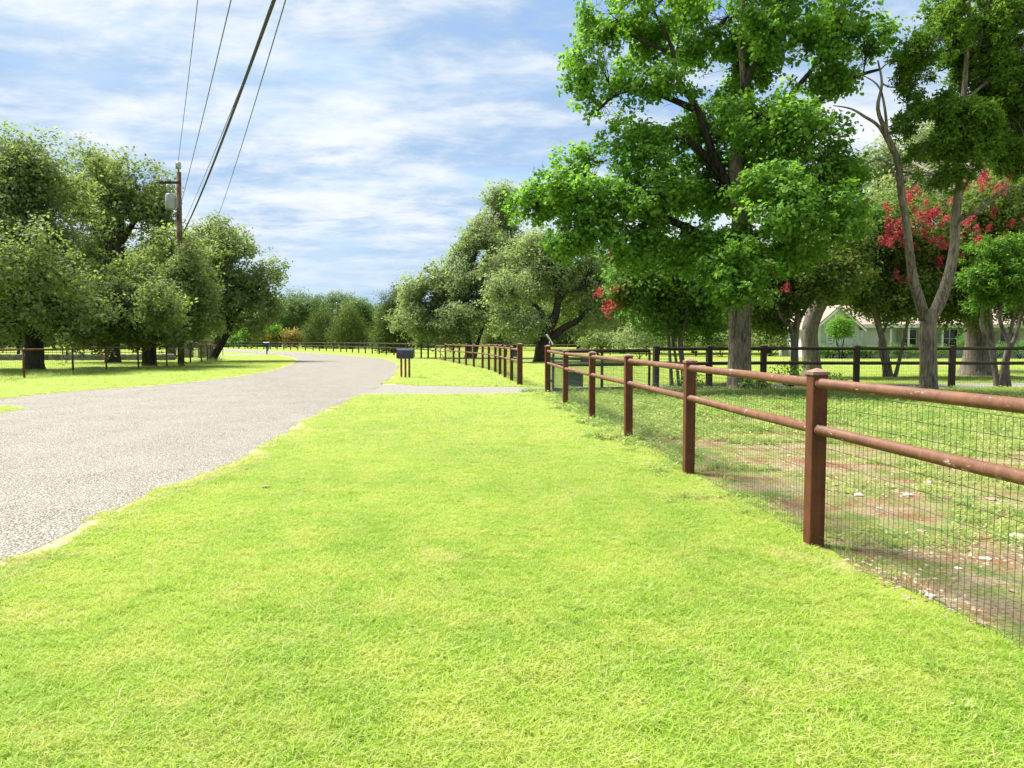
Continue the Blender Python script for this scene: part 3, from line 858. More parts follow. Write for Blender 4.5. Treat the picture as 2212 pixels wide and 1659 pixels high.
# ------------------------------------------------------------------ the house
def build_house():
    siding = simple('pale_siding', (0.58, 0.62, 0.58), 0.6, 0, 0.08, 2)
    brick = newmat('white_brick'); m, t, b = brick
    bt = t.new('ShaderNodeTexBrick'); t.link(t.mapping(obj_pos(t), scale=(1, 1, 1), rot=(R(90), 0, 0)), bt.inputs['Vector'])
    bt.inputs['Scale'].default_value = 4.2
    bt.inputs['Color1'].default_value = (.60, .59, .56, 1); bt.inputs['Color2'].default_value = (.54, .53, .50, 1); bt.inputs['Mortar'].default_value = (.40, .39, .37, 1)
    t.link(bt.outputs[0], b.inputs['Base Color']); b.inputs['Roughness'].default_value = .85
    bump(t, b, bt.outputs[1], .4, .01)
    brick = m
    shut = simple('shutter_green', (0.36, 0.40, 0.36), 0.6, 0, 0.08)
    glass = simple('dark_glass', (0.012, 0.015, 0.016), 0.08)
    m, t, b = newmat('roof_shingle')
    p = obj_pos(t)
    wv = t.noise(t.mapping(p, scale=(3, 7, 7)), 2.0, 5, .7)
    t.link(t.mix(t.ramp(wv, .35, .65), (.20, .15, .115), (.34, .265, .21)), b.inputs['Base Color'])
    b.inputs['Roughness'].default_value = .95
    bump(t, b, wv, .5, .03)
    roofm = m
    D0 = 67.0
    k = D0 / FPX
    def W(px, z, dy=0.0):       # a point on the front plane of the house
        return Vector(((px - CX) * k, D0 + dy, z))
    root = empty('house', W(1900, 0), 'long low white house with tan shingle roof and dark windows behind the trees', 'house')
    x0, x1, x2, x3 = (1746 - CX) * k, (1836 - CX) * k, (1905 - CX) * k, (2330 - CX) * k
    eave, peak = 2.75, 4.35
    # gable wing, walls behind the boards
    yw = D0 - 1.6
    mb = MB()
    xm = (x0 + x1) / 2
    mb.add([(x0, yw, 0), (x1, yw, 0), (x1, yw, eave), (xm, yw, peak), (x0, yw, eave), (x0, yw + 9, 0), (x1, yw + 9, 0), (x1, yw + 9, eave), (xm, yw + 9, peak), (x0, yw + 9, eave)],
           [(0, 1, 2, 3, 4), (9, 8, 7, 6, 5), (0, 4, 9, 5), (1, 6, 7, 2)])
    mb.build('wing_wall', siding, root)
    z = 0.16
    while z < peak - .15:                      # clapboards, each a board of its own
        hw = (x1 - x0) / 2 if z < eave else (x1 - x0) / 2 * (peak - z) / (peak - eave)
        if hw > .15:
            MB().box((xm, yw - .018, z + .085), (2 * hw - .02, .03, .165), Matrix.Rotation(R(4), 3, 'X')).build('clapboard', siding, root)
        z += .185
    rw = MB()
    ov = .45
    for sgn in (-1, 1):
        xe = xm + sgn * ((x1 - x0) / 2 + ov); ze = eave - ov * (peak - eave) / ((x1 - x0) / 2)
        a = [Vector((xm, yw - ov, peak + .12)), Vector((xe, yw - ov, ze + .12)), Vector((xe, yw + 9.3, ze + .12)), Vector((xm, yw + 9.3, peak + .12))]
        bb = [v - Vector((0, 0, .11)) for v in a]
        rw.add(a + bb, [(0, 1, 2, 3), (7, 6, 5, 4), (0, 4, 5, 1), (1, 5, 6, 2), (2, 6, 7, 3), (3, 7, 4, 0)])
    rf = rw.build('roof', roofm, root)
    for sgn in (-1, 1):
        xe = xm + sgn * ((x1 - x0) / 2 + ov); ze = eave - ov * (peak - eave) / ((x1 - x0) / 2)
        a, c = Vector((xm, yw - ov - .03, peak)), Vector((xe, yw - ov - .03, ze))
        n = (c - a)
        MB().add([a, c, c - Vector((0, 0, .2)), a - Vector((0, 0, .2)), a + Vector((0, .025, 0)), c + Vector((0, .025, 0)), c + Vector((0, .025, -.2)), a + Vector((0, .025, -.2))],
                 [(0, 3, 2, 1), (4, 5, 6, 7), (0, 1, 5, 4), (1, 2, 6, 5), (2, 3, 7, 6), (3, 0, 4, 7)]).build('bargeboard', white, rf)
    def window(xa, xb, za, zb, y, panes=1, shutters=True):
        f = MB(); w = .07
        f.box(((xa + xb) / 2, y, zb + w / 2), (xb - xa + 2 * w, .08, w)); f.box(((xa + xb) / 2, y, za - w / 2), (xb - xa + 2 * w, .12, w))
        f.box((xa - w / 2, y, (za + zb) / 2), (w, .08, zb - za)); f.box((xb + w / 2, y, (za + zb) / 2), (w, .08, zb - za))
        for j in range(1, panes): f.box((xa + (xb - xa) * j / panes, y, (za + zb) / 2), (.09, .07, zb - za))
        f.box(((xa + xb) / 2, y, (za + zb) / 2), (xb - xa, .05, .05))
        wn = f.build('window', white, root)
        for j in range(panes):
            xa2, xb2 = xa + (xb - xa) * j / panes, xa + (xb - xa) * (j + 1) / panes
            MB().box(((xa2 + xb2) / 2, y + .03, (za + zb) / 2), (xb2 - xa2 - .02, .02, zb - za)).build('pane', glass, wn)
        if shutters:
            for xs in (xa - w - .22, xb + w + .22):
                MB().box((xs, y - .01, (za + zb) / 2), (.40, .045, zb - za + .12)).build('shutter', shut, root)
    window((1769 - CX) * k, (1779 - CX) * k, 1.35, 2.72, yw - .05)
    # white iron trellis door
    tx0, tx1 = (1785 - CX) * k, (1812 - CX) * k
    tr = MB(); tr.box(((tx0 + tx1) / 2, yw - .06, 1.1), (tx1 - tx0, .05, 2.1)); tr.build('door', white, root)
    for j in range(5): MB().box((tx0 + (tx1 - tx0) * (j + .5) / 5, yw - .11, 1.05), (.04, .03, 1.9)).build('door_bar', shut, root)
    # long main range, set back behind the porch
    ym = D0 + 1.2
    MB().add([(x1, ym, 0), (x3, ym, 0), (x3, ym, eave), (x1, ym, eave), (x1, ym + 8, 0), (x3, ym + 8, 0), (x3, ym + 8, eave), (x1, ym + 8, eave)],
             [(0, 1, 2, 3), (5, 4, 7, 6), (1, 5, 6, 2), (4, 0, 3, 7)]).build('wall', siding, root)
    bw0, bw1 = (1853 - CX) * k, (1900 - CX) * k
    MB().box(((bw0 + bw1) / 2, D0 - .55, 1.33), (bw1 - bw0, .25, 2.66)).build('brick_wall', brick, root)
    MB().box((x1 + .33, D0 - .1, 1.33), (.66, 1.6, 2.66)).build('side_wall', siding, root)
    yr = D0 - 1.1
    pk2 = 4.6
    a = [(x1 - .2, yr, eave - .02), (x3, yr, eave - .02), (x3, ym + 4, pk2), (x1 - .2, ym + 4, pk2), (x3, ym + 8.6, eave - .1), (x1 - .2, ym + 8.6, eave - .1)]
    a2 = [(x, y, z + .12) for x, y, z in a]
    MB().add(a + a2, [(6, 7, 8, 9), (9, 8, 10, 11), (0, 3, 2, 1), (3, 5, 4, 2), (0, 1, 7, 6), (5, 11, 10, 4), (0, 6, 9, 3), (3, 9, 11, 5), (1, 2, 8, 7), (2, 4, 10, 8)]).build('roof', roofm, root)
    MB().box(((x1 + x3) / 2, yr - .02, eave - .07), (x3 - x1 + .2, .03, .20)).build('fascia', white, root)
    for px in (1912, 1950, 2022, 2108, 2165, 2240):
        MB().box(((px - CX) * k, yr + .25, (eave - .1) / 2), (.14, .14, eave - .1)).build('porch_post', white, root)
    window((1963 - CX) * k, (1992 - CX) * k, .85, 2.45, ym - .05, 1)
    window((2048 - CX) * k, (2082 - CX) * k, .85, 2.45, ym - .05, 2)
    window((2176 - CX) * k, (2206 - CX) * k, .55, 2.2, ym - .05, 2)
    MB().box(((1934 - CX) * k, ym - .03, 1.2), (.95, .06, 2.1)).build('door', white, root)
    MB().box(((x1 + x3) / 2, D0 + .1, .06), (x3 - x1, 2.2, .12)).build('porch_floor', simple('concrete', (.32, .31, .29), .9), root)
build_house()

# ------------------------------------------------------------------ trees
def unit(n, g):
    v = g.normal(size=(n, 3)); return v / (np.linalg.norm(v, axis=1, keepdims=True) + 1e-9)
def leaf_mesh(name, centres, normals_out, count, size, aspect, spread, mat, g, org, up=0.6, shape='diamond', flat=0.75, droop=0.0, dark=None, align=0.0, spray=1.3):
    """many leaf-sized faces round the twig centres; each leaf its own colour value"""
    nc = len(centres)
    idx = g.integers(0, nc, size=count)
    ctint = g.random(nc)
    off = g.normal(size=(count, 3)) * spread
    off[:, 2] *= flat
    off += normals_out[idx] * (np.abs(g.normal(size=(count, 1))) * spread * spray)
    base = centres[idx] + off
    nrm = unit(count, g) * 0.9 + normals_out[idx] * 0.55
    nrm[:, 2] += up
    nrm /= np.linalg.norm(nrm, axis=1, keepdims=True)
    t = unit(count, g) + normals_out[idx] * align
    t[:, 2] -= droop
    t -= nrm * np.sum(t * nrm, axis=1, keepdims=True)
    t /= (np.linalg.norm(t, axis=1, keepdims=True) + 1e-9)
    s = np.cross(nrm, t)
    L = size * g.uniform(0.65, 1.35, size=(count, 1)); Wd = L * aspect
    if shape == 'diamond':
        vs = np.stack([base, base + t * L * .45 + s * Wd * .5 + nrm * L * .10, base + t * L, base + t * L * .45 - s * Wd * .5 + nrm * L * .10], axis=1)
        k = 4
    else:                                            # heart-shaped leaf folded along its rib: two faces
        vs = np.stack([base, base + t * L * .12 + s * Wd * .42 + nrm * L * .08, base + t * L * .55 + s * Wd * .46 + nrm * L * .10, base + t * L,
                       base + t * L * .55 - s * Wd * .46 + nrm * L * .10, base + t * L * .12 - s * Wd * .42 + nrm * L * .08], axis=1)
        k = 6
    tint = np.clip(0.55 * g.random(count) + 0.45 * ctint[idx], 0, 1)
    V = (vs.reshape(-1, 3) - np.array(org)).astype(np.float32)
    me = bpy.data.meshes.new(name)
    me.vertices.add(len(V)); me.vertices.foreach_set('co', V.ravel())
    if k == 4:
        nf = count; loops = np.arange(count * 4, dtype=np.int32); tf = tint
    else:
        b = np.arange(count, dtype=np.int32)[:, None] * 6
        loops = np.concatenate([b + np.array([0, 1, 2, 3]), b + np.array([0, 3, 4, 5])], axis=1).ravel().astype(np.int32)
        nf = count * 2; tf = np.repeat(tint, 2)
    me.loops.add(nf * 4); me.loops.foreach_set('vertex_index', loops)
    me.polygons.add(nf); me.polygons.foreach_set('loop_start', np.arange(nf, dtype=np.int32) * 4)
    at = me.attributes.new('tint', 'FLOAT', 'FACE'); at.data.foreach_set('value', tf.astype(np.float32))
    me.materials.append(mat)
    me.update(); me.validate()
    return me
def bent(a, b, n, wob, g, lift=0.0):
    a, b = Vector(a), Vector(b)
    L = (b - a).length
    out = []
    o1 = Vector(g.normal(size=3)) * wob * L; o2 = Vector(g.normal(size=3)) * wob * L * .5
    for i in range(n + 1):
        t = i / n
        p = a.lerp(b, t) + o1 * math.sin(math.pi * t) + o2 * math.sin(2 * math.pi * t)
        p.z += lift * L * math.sin(math.pi * t)
        out.append(p)
    return out
def tree(name, label, cat, base, stems, envs, mat, bark, nleaf, size, aspect, sub=1.0, spread=0.2, group=None, seed=1, up=0.6,
         shape='diamond', flat=0.75, droop=0.0, dens=1.0, inner=0.5, clus=26, twigs=True, align=0.0, squash=0.8, bare=0.0, gap=0.0, limb=1.0, wisp=.10, limb_mat=None, spray=.9, gap_low=0.0):
    """base: where the trunk meets the ground. stems: lists of (point, radius). envs: (centre, (rx, ry, rz)) of the crown masses.
    Each mass is filled with lumps, each lump with twigs, each twig with leaves."""
    g = np.random.default_rng(seed)
    base = Vector(base)
    root = empty(name, base, label, cat, group)
    mb = MB(); anchors = []
    for si, st in enumerate(stems):
        pts = smooth_pts([Vector(p) for p, r in st], 4)
        rs = [st[min(int(i / 4), len(st) - 1)][1] + (st[min(int(i / 4) + 1, len(st) - 1)][1] - st[min(int(i / 4), len(st) - 1)][1]) * ((i % 4) / 4) for i in range(len(pts))]
        mb.tube(pts, rs, 12, wob=.09, seed=seed + si)
        if si == 0 and limb_mat is not None:
            mb.build('trunk', bark, root); mb = MB()
        anchors += list(zip(pts, rs))[len(pts) // 3:]
    cen = []; nout = []
    for ec, er in envs:
        ec = Vector(ec)
        R3 = np.array(er)
        area = 4 * math.pi * ((R3[0] * R3[1]) ** 1.6 + (R3[0] * R3[2]) ** 1.6 + (R3[1] * R3[2]) ** 1.6) ** (1 / 1.6) / (3 ** (1 / 1.6))
        ns = max(3, int(dens * area / (sub * sub * 1.5)))
        # limb from the nearest stem point to this mass
        an, ar = min(anchors, key=lambda q: (q[0] - ec).length + max(0, q[0].z - ec.z) * 1.5)
        r0 = min(ar * .75, limb * (.035 + .022 * float(R3.mean())))
        main = bent(an, ec, 6, .07, g, .06)
        mb.tube(main, [r0 * (1 - .55 * i / 6) for i in range(7)], 8, wob=.06, seed=seed)
        d = unit(ns, g)
        rad = g.uniform(inner, 1.14, size=(ns, 1)) ** .7
        sc = np.array(ec) + d * rad * R3
        for q, dd in zip(sc, d):
            sr = sub * g.uniform(.65, 1.25)
            j = int(g.integers(2, 7))
            if twigs:
                mb.tube(bent(main[j], Vector(q), 4, .10, g, .05), [r0 * .38, r0 * .30, r0 * .22, r0 * .15, r0 * .08], 5, cap=False)
            if bare > 0 and g.random() < bare: continue
            nk = max(4, int(clus * (sr / sub) ** 2))
            dk = unit(nk, g)
            rk = g.uniform(.15, 1.0, size=(nk, 1)) ** .5
            far_ = g.random(size=(nk, 1)) < wisp; rk = np.where(far_, g.uniform(1.0, 1.55, size=(nk, 1)), rk)
            pk_ = q + dk * rk * sr * np.array([1, 1, squash])
            cen.append(pk_); nout.append(dk * .7 + dd * .6)
            if twigs and sr > sub * .8:
                for w in range(0, nk, 5):
                    mb.tube([Vector(q), Vector(q).lerp(Vector(pk_[w]), .5) + Vector(g.normal(size=3)) * .05 * sr, Vector(pk_[w])], [r0 * .10 + .004, r0 * .07 + .003, .003], 4, cap=False)
    cen = np.concatenate(cen); nout = np.concatenate(nout)
    keep = cen[:, 2] > 0.35
    if gap > 0:                                      # sight gaps between lumps
        ph = g.uniform(0, 6.28, size=6); kf = 1.15 / sub
        f = np.sin(cen[:, 0] * kf * 1.3 + ph[0]) + np.sin(cen[:, 1] * kf * 1.1 + ph[1]) + np.sin(cen[:, 2] * kf * 1.5 + ph[2]) + .6 * np.sin(cen[:, 0] * kf * 2.9 - cen[:, 2] * kf * 2.3 + ph[3])
        zf = np.clip((cen[:, 2] - cen[:, 2].min()) / (np.ptp(cen[:, 2]) + 1e-6), 0, 1)
        keep &= f > np.quantile(f, gap) - (gap_low * (1 - zf) if gap_low else 0)
    cen, nout = cen[keep], nout[keep]
    mb.build('limbs' if limb_mat is not None else 'trunk', limb_mat or bark, root)
    me = leaf_mesh('crown', cen, nout, nleaf, size, aspect, spread, mat, g, base, up, shape, flat, droop, align=align, spray=spray)
    link('crown', me, root, base)
    return root
def pxenv(lst, d):
    """crown masses measured as (px, py, depth offset, half width px, half height px)"""
    out = []
    for x, y, dd, rx, ry in lst:
        k = (d + dd) / FPX
        out.append((P(x, y, d + dd), (rx * k, (rx + ry) / 2 * k, ry * k)))
    return out
def stem_px(lst, d):
    return [(P(x, y, d + dd), r) for x, y, dd, r in lst]
def flare(base, first):
    """root flare below a first stem point"""
    return base

OAKS = 'live oaks left of the road'
d = 39.3; b0 = G(73, 798.5)
tree('oak_tree', 'broad live oak with thick dark trunk at the left picture edge', 'tree', b0,
     [[(b0 - Vector((0, 0, .15)), .62)] + stem_px([(73, 785, 0, .46), (74, 745, 0, .41), (66, 690, 0, .38), (50, 610, 0, .28), (40, 520, 0, .16)], d),
      stem_px([(72, 700, 0, .30), (100, 640, -.5, .22), (130, 560, 0, .14)], d), stem_px([(66, 690, 0, .25), (10, 640, .5, .18), (-40, 570, 0, .12)], d)],
     pxenv([(20, 430, 0, 90, 115), (110, 430, 1, 75, 100), (15, 335, 0, 40, 42), (70, 355, 0, 60, 45), (-70, 480, 0, 90, 140), (30, 560, -1, 95, 85), (120, 560, 0, 80, 90), (20, 655, -2, 70, 70), (105, 668, -3, 75, 62), (-60, 660, 0, 80, 70), (170, 690, -3, 60, 48), (50, 590, -4.5, 55, 45), (-50, 585, -5, 65, 50), (150, 615, -4.5, 40, 36), (100, 540, -4, 36, 34), (10, 700, -4, 50, 26)], d),
     M['oak'], M['bark_oak'], 62000, .19, .55, sub=.85, spread=.15, group=OAKS, seed=21, gap=.20, inner=.35)
d = 51.0; b0 = G(245, 784)
tree('oak_tree', 'tall live oak rising left of the utility pole, sky showing through its middle', 'tree', b0,
     [[(b0 - Vector((0, 0, .15)), .60)] + stem_px([(245, 770, 0, .44), (246, 720, 0, .38), (252, 640, 0, .34), (258, 540, 0, .30), (262, 470, 0, .18)], d),
      stem_px([(255, 560, 0, .24), (230, 520, 0, .18), (190, 460, 0, .1)], d), stem_px([(258, 530, 0, .22), (290, 480, 0, .16), (320, 440, 0, .1)], d)],
     pxenv([(255, 405, 0, 62, 62), (310, 425, 0, 52, 62), (180, 410, 1, 60, 75), (345, 440, 0, 22, 55), (320, 500, 0, 42, 40), (200, 500, 1, 48, 55), (350, 570, -1, 45, 45), (225, 600, 2, 60, 60), (160, 560, 2, 60, 60), (290, 610, 1, 55, 55)], d),
     M['oak'], M['bark_oak'], 46000, .22, .55, sub=1.0, spread=.17, group=OAKS, seed=22, gap=.24, inner=.35)
d = 44.0; b0 = G(328, 791.5)
tree('oak_tree', 'low spreading live oak with forked trunk just left of the pole base', 'tree', b0,
     [[(b0 - Vector((0, 0, .15)), .42)] + stem_px([(328, 780, 0, .27), (328, 740, 0, .25), (340, 700, 0, .22), (352, 640, 0, .15)], d),
      [(b0 + Vector((-.35, 0, -.1)), .24)] + stem_px([(314, 760, 0, .17), (304, 715, 0, .15), (285, 670, 0, .11)], d), stem_px([(334, 715, 0, .17), (365, 680, 0, .13), (400, 630, 0, .09)], d)],
     pxenv([(325, 630, -1, 75, 60), (240, 672, -2, 70, 52), (400, 610, 0, 58, 65), (375, 545, 1, 50, 42), (410, 680, 0, 48, 38), (310, 690, -2, 55, 42), (190, 720, -2, 40, 30), (345, 705, -1.5, 50, 30), (310, 650, -4.5, 50, 32), (245, 640, -5, 36, 34), (365, 660, -4, 34, 30)], d),
     M['oak'], M['bark_oak'], 48000, .19, .55, sub=.85, spread=.15, group=OAKS, seed=23, gap=.18, inner=.35)
d = 55.5; b0 = G(458, 780)
tree('oak_tree', 'leaning live oak with slanting dark trunk nearest the road bend', 'tree', b0,
     [[(b0 - Vector((0, 0, .15)), .42)] + stem_px([(461, 772, 0, .30), (474, 750, 0, .26), (488, 725, 0, .24), (496, 705, 0, .22), (490, 640, 0, .18), (475, 570, 0, .12)], d),
      stem_px([(495, 705, 0, .18), (525, 660, 0, .13), (560, 620, 0, .08)], d)],
     pxenv([(480, 600, 0, 62, 75), (450, 525, 1, 48, 45), (508, 540, 0, 36, 42), (545, 645, 0, 46, 48), (440, 630, -1, 55, 60), (520, 600, 0, 32, 40), (583, 598, 1, 20, 22), (500, 670, 0, 60, 35), (560, 690, 0, 25, 25)], d),
     M['oak'], M['bark_oak'], 42000, .21, .55, sub=.95, spread=.17, group=OAKS, seed=24, gap=.20, inner=.35)
d = 60.0
for i, (x, lab, sd) in enumerate(((40, 'slim young oak stem between the two thick left trunks, left one', 31), (146, 'slim forked young oak under the crowns, centre of the left fence', 32))):
    b0 = G(x, 776.5)
    tree('young_oak', lab, 'tree', b0, [[(b0 - Vector((0, 0, .1)), .13)] + stem_px([(x, 760, 0, .11), (x + 4, 730, 0, .09), (x - 2, 690, 0, .07)], d), stem_px([(x + 2, 755, 0, .08), (x - 14, 730, 0, .06), (x - 22, 700, 0, .04)], d)],
         pxenv([(x, 690, 0, 60, 42), (x - 25, 665, 1, 40, 35), (x + 30, 668, 0, 40, 35)], d), M['oak'], M['bark_oak'], 12000, .22, .55, sub=.9, spread=.18, group=OAKS, seed=sd)

# ---- middle distance
d = 118
def cedar(x, y0, half, d, label, seed, group, peaks=((0, 0),), mat='cedar', n=22000, size=.26):
    b0 = P(x, 760, d); b0.z = 0
    k = d / FPX; yb = YH + CAMH / k
    envs = []
    for dx, dy in peaks:
        top = y0 + dy
        H = yb - top
        for f, w in ((.13, .22), (.30, .48), (.48, .72), (.66, .92), (.84, 1.0)):
            envs.append((x + dx * (1 - f), top + H * f, 0, half * w * (.75 if len(peaks) > 1 else 1), H * .13))
    return tree('cedar_tree', label, 'tree', b0, [[(b0 - Vector((0, 0, .1)), .24)] + [(P(x, yb - (yb - y0) * f, d), .22 * (1 - f)) for f in (.1, .35, .6, .85)]],
         pxenv(envs, d), M[mat], M['bark_oak'], n, size, .34, sub=half * k * .24, spread=half * k * .08, group=group, seed=seed, up=.25, flat=1.2, align=.7, twigs=False, inner=.45, squash=1.0)
CE = 'dark cedars along the bend fence'
cedar(697, 668, 42, 140, 'dark rounded cedar beside the orange shrubs, left of the pair', 41, CE)
cedar(757, 664, 44, 134, 'dark rounded cedar right of the pair behind the bend fence', 42, CE)
cedar(848, 622, 46, 92, 'tall dark cedar with twin tips left of the pale green oaks', 43, CE, ((-14, 12), (18, -10)), n=30000, size=.22)
d = 66.0; b0 = G(1012, 772.8)
tree('oak_tree', 'wide pale green live oak behind the near mailbox fence', 'tree', b0,
     [[(b0 - Vector((0, 0, .1)), .40)] + stem_px([(1013, 760, 0, .28), (1012, 735, 0, .25), (1005, 690, 0, .22), (1012, 610, 0, .18), (1030, 540, 0, .12)], d),
      [(b0 + Vector((.5, 0, -.1)), .2)] + stem_px([(1034, 735, 0, .15), (1050, 690, 0, .12), (1085, 640, 0, .1)], d), stem_px([(1008, 710, 0, .18), (970, 670, 0, .14), (930, 640, 0, .09)], d)],
     pxenv([(945, 640, 0, 55, 62), (1005, 605, 0, 55, 62), (1035, 525, 0, 42, 48), (1072, 462, 3, 32, 40), (1095, 600, -2, 52, 62), (1040, 672, -2, 62, 42), (905, 680, 0, 38, 50), (975, 690, -1, 55, 42), (1110, 680, -2, 42, 50), (1100, 520, 4, 45, 45), (1085, 425, 3, 22, 20)], d),
     M['oak_grey'], M['bark_oak'], 72000, .23, .55, sub=1.0, spread=.18, group='pale live oaks by the drive', seed=51, gap=.16, inner=.35, bare=.03)
d = 52.8; b0 = G(1168, 782)
tree('oak_tree', 'grey green live oak with bent dark limbs right behind the near gate post', 'tree', b0,
     [[(b0 - Vector((0, 0, .15)), .68)] + stem_px([(1169, 770, 0, .47), (1172, 745, 0, .42), (1182, 715, 0, .38), (1196, 690, 0, .30), (1204, 650, 0, .22), (1200, 590, 0, .15)], d),
      stem_px([(1186, 705, 0, .24), (1196, 684, -.3, .22), (1178, 687, -.5, .20), (1165, 668, -.5, .17), (1150, 655, -.5, .1)], d),
      stem_px([(1176, 742, 0, .30), (1200, 722, .3, .27), (1222, 706, .4, .24), (1245, 694, .4, .20), (1270, 670, .5, .1)], d),
      stem_px([(1200, 660, 0, .2), (1225, 630, 0, .16), (1262, 622, 0, .1)], d)],
     pxenv([(1120, 632, 0, 52, 55), (1190, 575, 0, 58, 48), (1270, 595, 1, 58, 48), (1150, 545, 0, 50, 40), (1235, 535, 0, 55, 42), (1120, 700, -1, 42, 32), (1300, 655, 0, 42, 36), (1330, 610, 1, 45, 45), (1215, 600, 3, 60, 50), (1270, 680, 3, 40, 25)], d),
     M['oak_grey'], M['bark_oak'], 52000, .19, .55, sub=.85, spread=.15, group='pale live oaks by the drive', seed=52, gap=.20, inner=.35, bare=.05)

# ---- generic far trees, copies that share mesh data
def copy_tree(src, loc, label, s=1.0, rz=0.0, group=None):
    r_ = src.copy(); COL.objects.link(r_)
    r_.location = loc; r_.rotation_euler = (0, 0, rz); r_.scale = (s, s, s)
    r_['label'] = label
    if group: r_['group'] = group
    for ch in src.children:
        c = ch.copy(); COL.objects.link(c); c.parent = r_
    return r_
def generic(seed, loc, label, group, mat, h=9.0, w=4.2, n=15000, size=.34, bark='bark_oak', clear=.24):
    g = np.random.default_rng(seed)
    b = Vector(loc)
    envs = []
    for i in range(9):
        a = g.uniform(0, 6.28); rr_ = w * g.uniform(.1, .62)
        zc = h * g.uniform(clear + .16, .86)
        q = w * g.uniform(.30, .46)
        envs.append((b + Vector((rr_ * math.cos(a), rr_ * math.sin(a), zc)), (q, q, q * .8)))
    envs.append((b + Vector((0, 0, h * .86)), (w * .38, w * .38, h * .13)))
    return tree('oak_tree', label, 'tree', b, [[(b - Vector((0, 0, .1)), .34), (b + Vector((.05, 0, h * .12)), .26), (b + Vector((.2, .1, h * .3)), .2), (b + Vector((.1, 0, h * .6)), .1)]],
                envs, mat, M[bark], n, size, .6, sub=w * .26, spread=w * .05, group=group, seed=seed, twigs=False)
FAR = 'far tree line beyond the fields'
def gpos(px, d): 
    p = P(px, 760, d); p.z = 0; return p
protos = [generic(61, gpos(655, 168), 'round oak on the skyline, left of the far transformer pole', FAR, M['far'], 11.6, 5.4),
          generic(62, gpos(737, 176), 'oak with uneven top right of the far transformer pole', FAR, M['far'], 12.2, 5.6),
          generic(63, gpos(783, 160), 'lighter green oak on the skyline left of the tall cedar', FAR, M['far'], 9.6, 5.0)]
generic(64, gpos(605, 172), 'grey green oak behind the far mailbox', FAR, M['oak_grey'], 9.4, 5.4)
generic(65, gpos(560, 178), 'grey green oak over the orange shrubs', FAR, M['oak_grey'], 10.0, 5.8)
gg = np.random.default_rng(77)
k_ = 0
for px in list(range(-260, 660, 46)) + list(range(760, 1250, 60)):
    p_ = gpos(px + gg.uniform(-15, 15), gg.uniform(165, 230) if px > 300 else gg.uniform(105, 165))
    copy_tree(protos[k_ % 3], p_, 'far round oak in the dense tree line on the horizon', gg.uniform(.72, .98), gg.uniform(0, 6.28), FAR); k_ += 1
low = [generic(66, gpos(880, 150), 'low bushy tree closing the gap under the pale oaks', FAR, M['far'], 6.5, 5.2, 14000, .34, clear=-.12),
       generic(67, gpos(930, 156), 'low bushy tree closing the gap under the pale oaks', FAR, M['oak'], 6.0, 5.0, 14000, .34, clear=-.12)]
for i, px in enumerate(list(range(-200, 640, 52)) + list(range(835, 1300, 40)) + list(range(1300, 2300, 55))):
    lab = 'low bushy tree far behind the left oaks' if px < 640 else 'low bushy tree closing the gap under the pale oaks' if px < 1300 else 'low bushy tree deep in the right hand woods'
    copy_tree(low[i % 2], gpos(px + gg.uniform(-12, 12), gg.uniform(158, 185)), lab, gg.uniform(.85, 1.25), gg.uniform(0, 6.28), FAR)
# woods on the right, between the pale oaks and the house
WD = 'dark oaks of the right hand woods'
wp = [generic(71, gpos(1250, 96), 'dark oak of the woods seen beyond the thin far fence', WD, M['oak'], 10.5, 5.4, 18000, .32),
      generic(72, gpos(1345, 88), 'dark oak of the woods seen beyond the thin far fence', WD, M['oak'], 9.8, 5.2, 18000, .30)]
for i, (px, dd, s_) in enumerate(((1420, 84, 1.0), (1500, 92, 1.1), (1580, 82, 1.0), (1660, 90, 1.1), (1730, 98, 1.15), (1300, 112, 1.0), (1390, 116, 1.0), (1480, 122, 1.1), (1560, 118, 1.1), (1640, 120, 1.1), (1720, 126, 1.1),
                              (1810, 92, 1.2), (1890, 96, 1.2), (1970, 92, 1.25), (2060, 88, 1.2), (2150, 90, 1.25), (2250, 86, 1.2), (1180, 120, 1.0), (1110, 112, .95), (2340, 60, 1.1), (2420, 50, 1.1))):
    copy_tree(wp[i % 2], gpos(px, dd), 'dark oak of the woods seen beyond the thin far fence' if px < 1790 else 'dark oak rising behind the house roof', s_, gg.uniform(0, 6.28), WD)

# ---- the big broad-leaved tree
d = 22.7; b0 = Vector((P(1595, 800, 22.9).x, 22.9, 0))
BIG = pxenv([(1290, 130, 0, 58, 85), (1300, 230, 0, 50, 45), (1330, 40, 0, 62, 50), (1400, 110, 1, 60, 60), (1440, -10, 0, 90, 60), (1420, 190, -.5, 60, 40),
     (1540, 60, 1.5, 80, 80), (1640, -40, 0, 110, 80), (1700, 60, -.5, 85, 75), (1810, 40, 0, 85, 90), (1870, 110, 0, 48, 60), (1780, 150, .5, 70, 55), (1600, 160, 1.5, 80, 50),
     (1640, 250, -1.5, 100, 60), (1740, 290, -2, 85, 65), (1550, 270, 1, 70, 50), (1430, 300, .5, 60, 40), (1380, 345, -.5, 85, 45), (1280, 350, 0, 60, 45),
     (1200, 400, 0, 62, 62), (1160, 450, .3, 42, 50), (1290, 440, -1, 75, 60), (1400, 440, -1, 85, 60), (1500, 400, 1.5, 85, 70), (1600, 380, 1.5, 80, 60), (1810, 400, -1, 62, 80), (1700, 400, -2.5, 75, 55),
     (1680, 450, -3.0, 75, 55), (1780, 470, -2.8, 70, 55), (1230, 510, -.5, 55, 35), (1350, 530, -.8, 70, 50), (1450, 540, 0, 70, 50), (1570, 520, -1.5, 60, 55), (1620, 570, -2.6, 70, 52), (1560, 600, -2, 42, 50), (1720, 540, -2, 55, 40), (1600, 635, -2.6, 36, 26)], d)
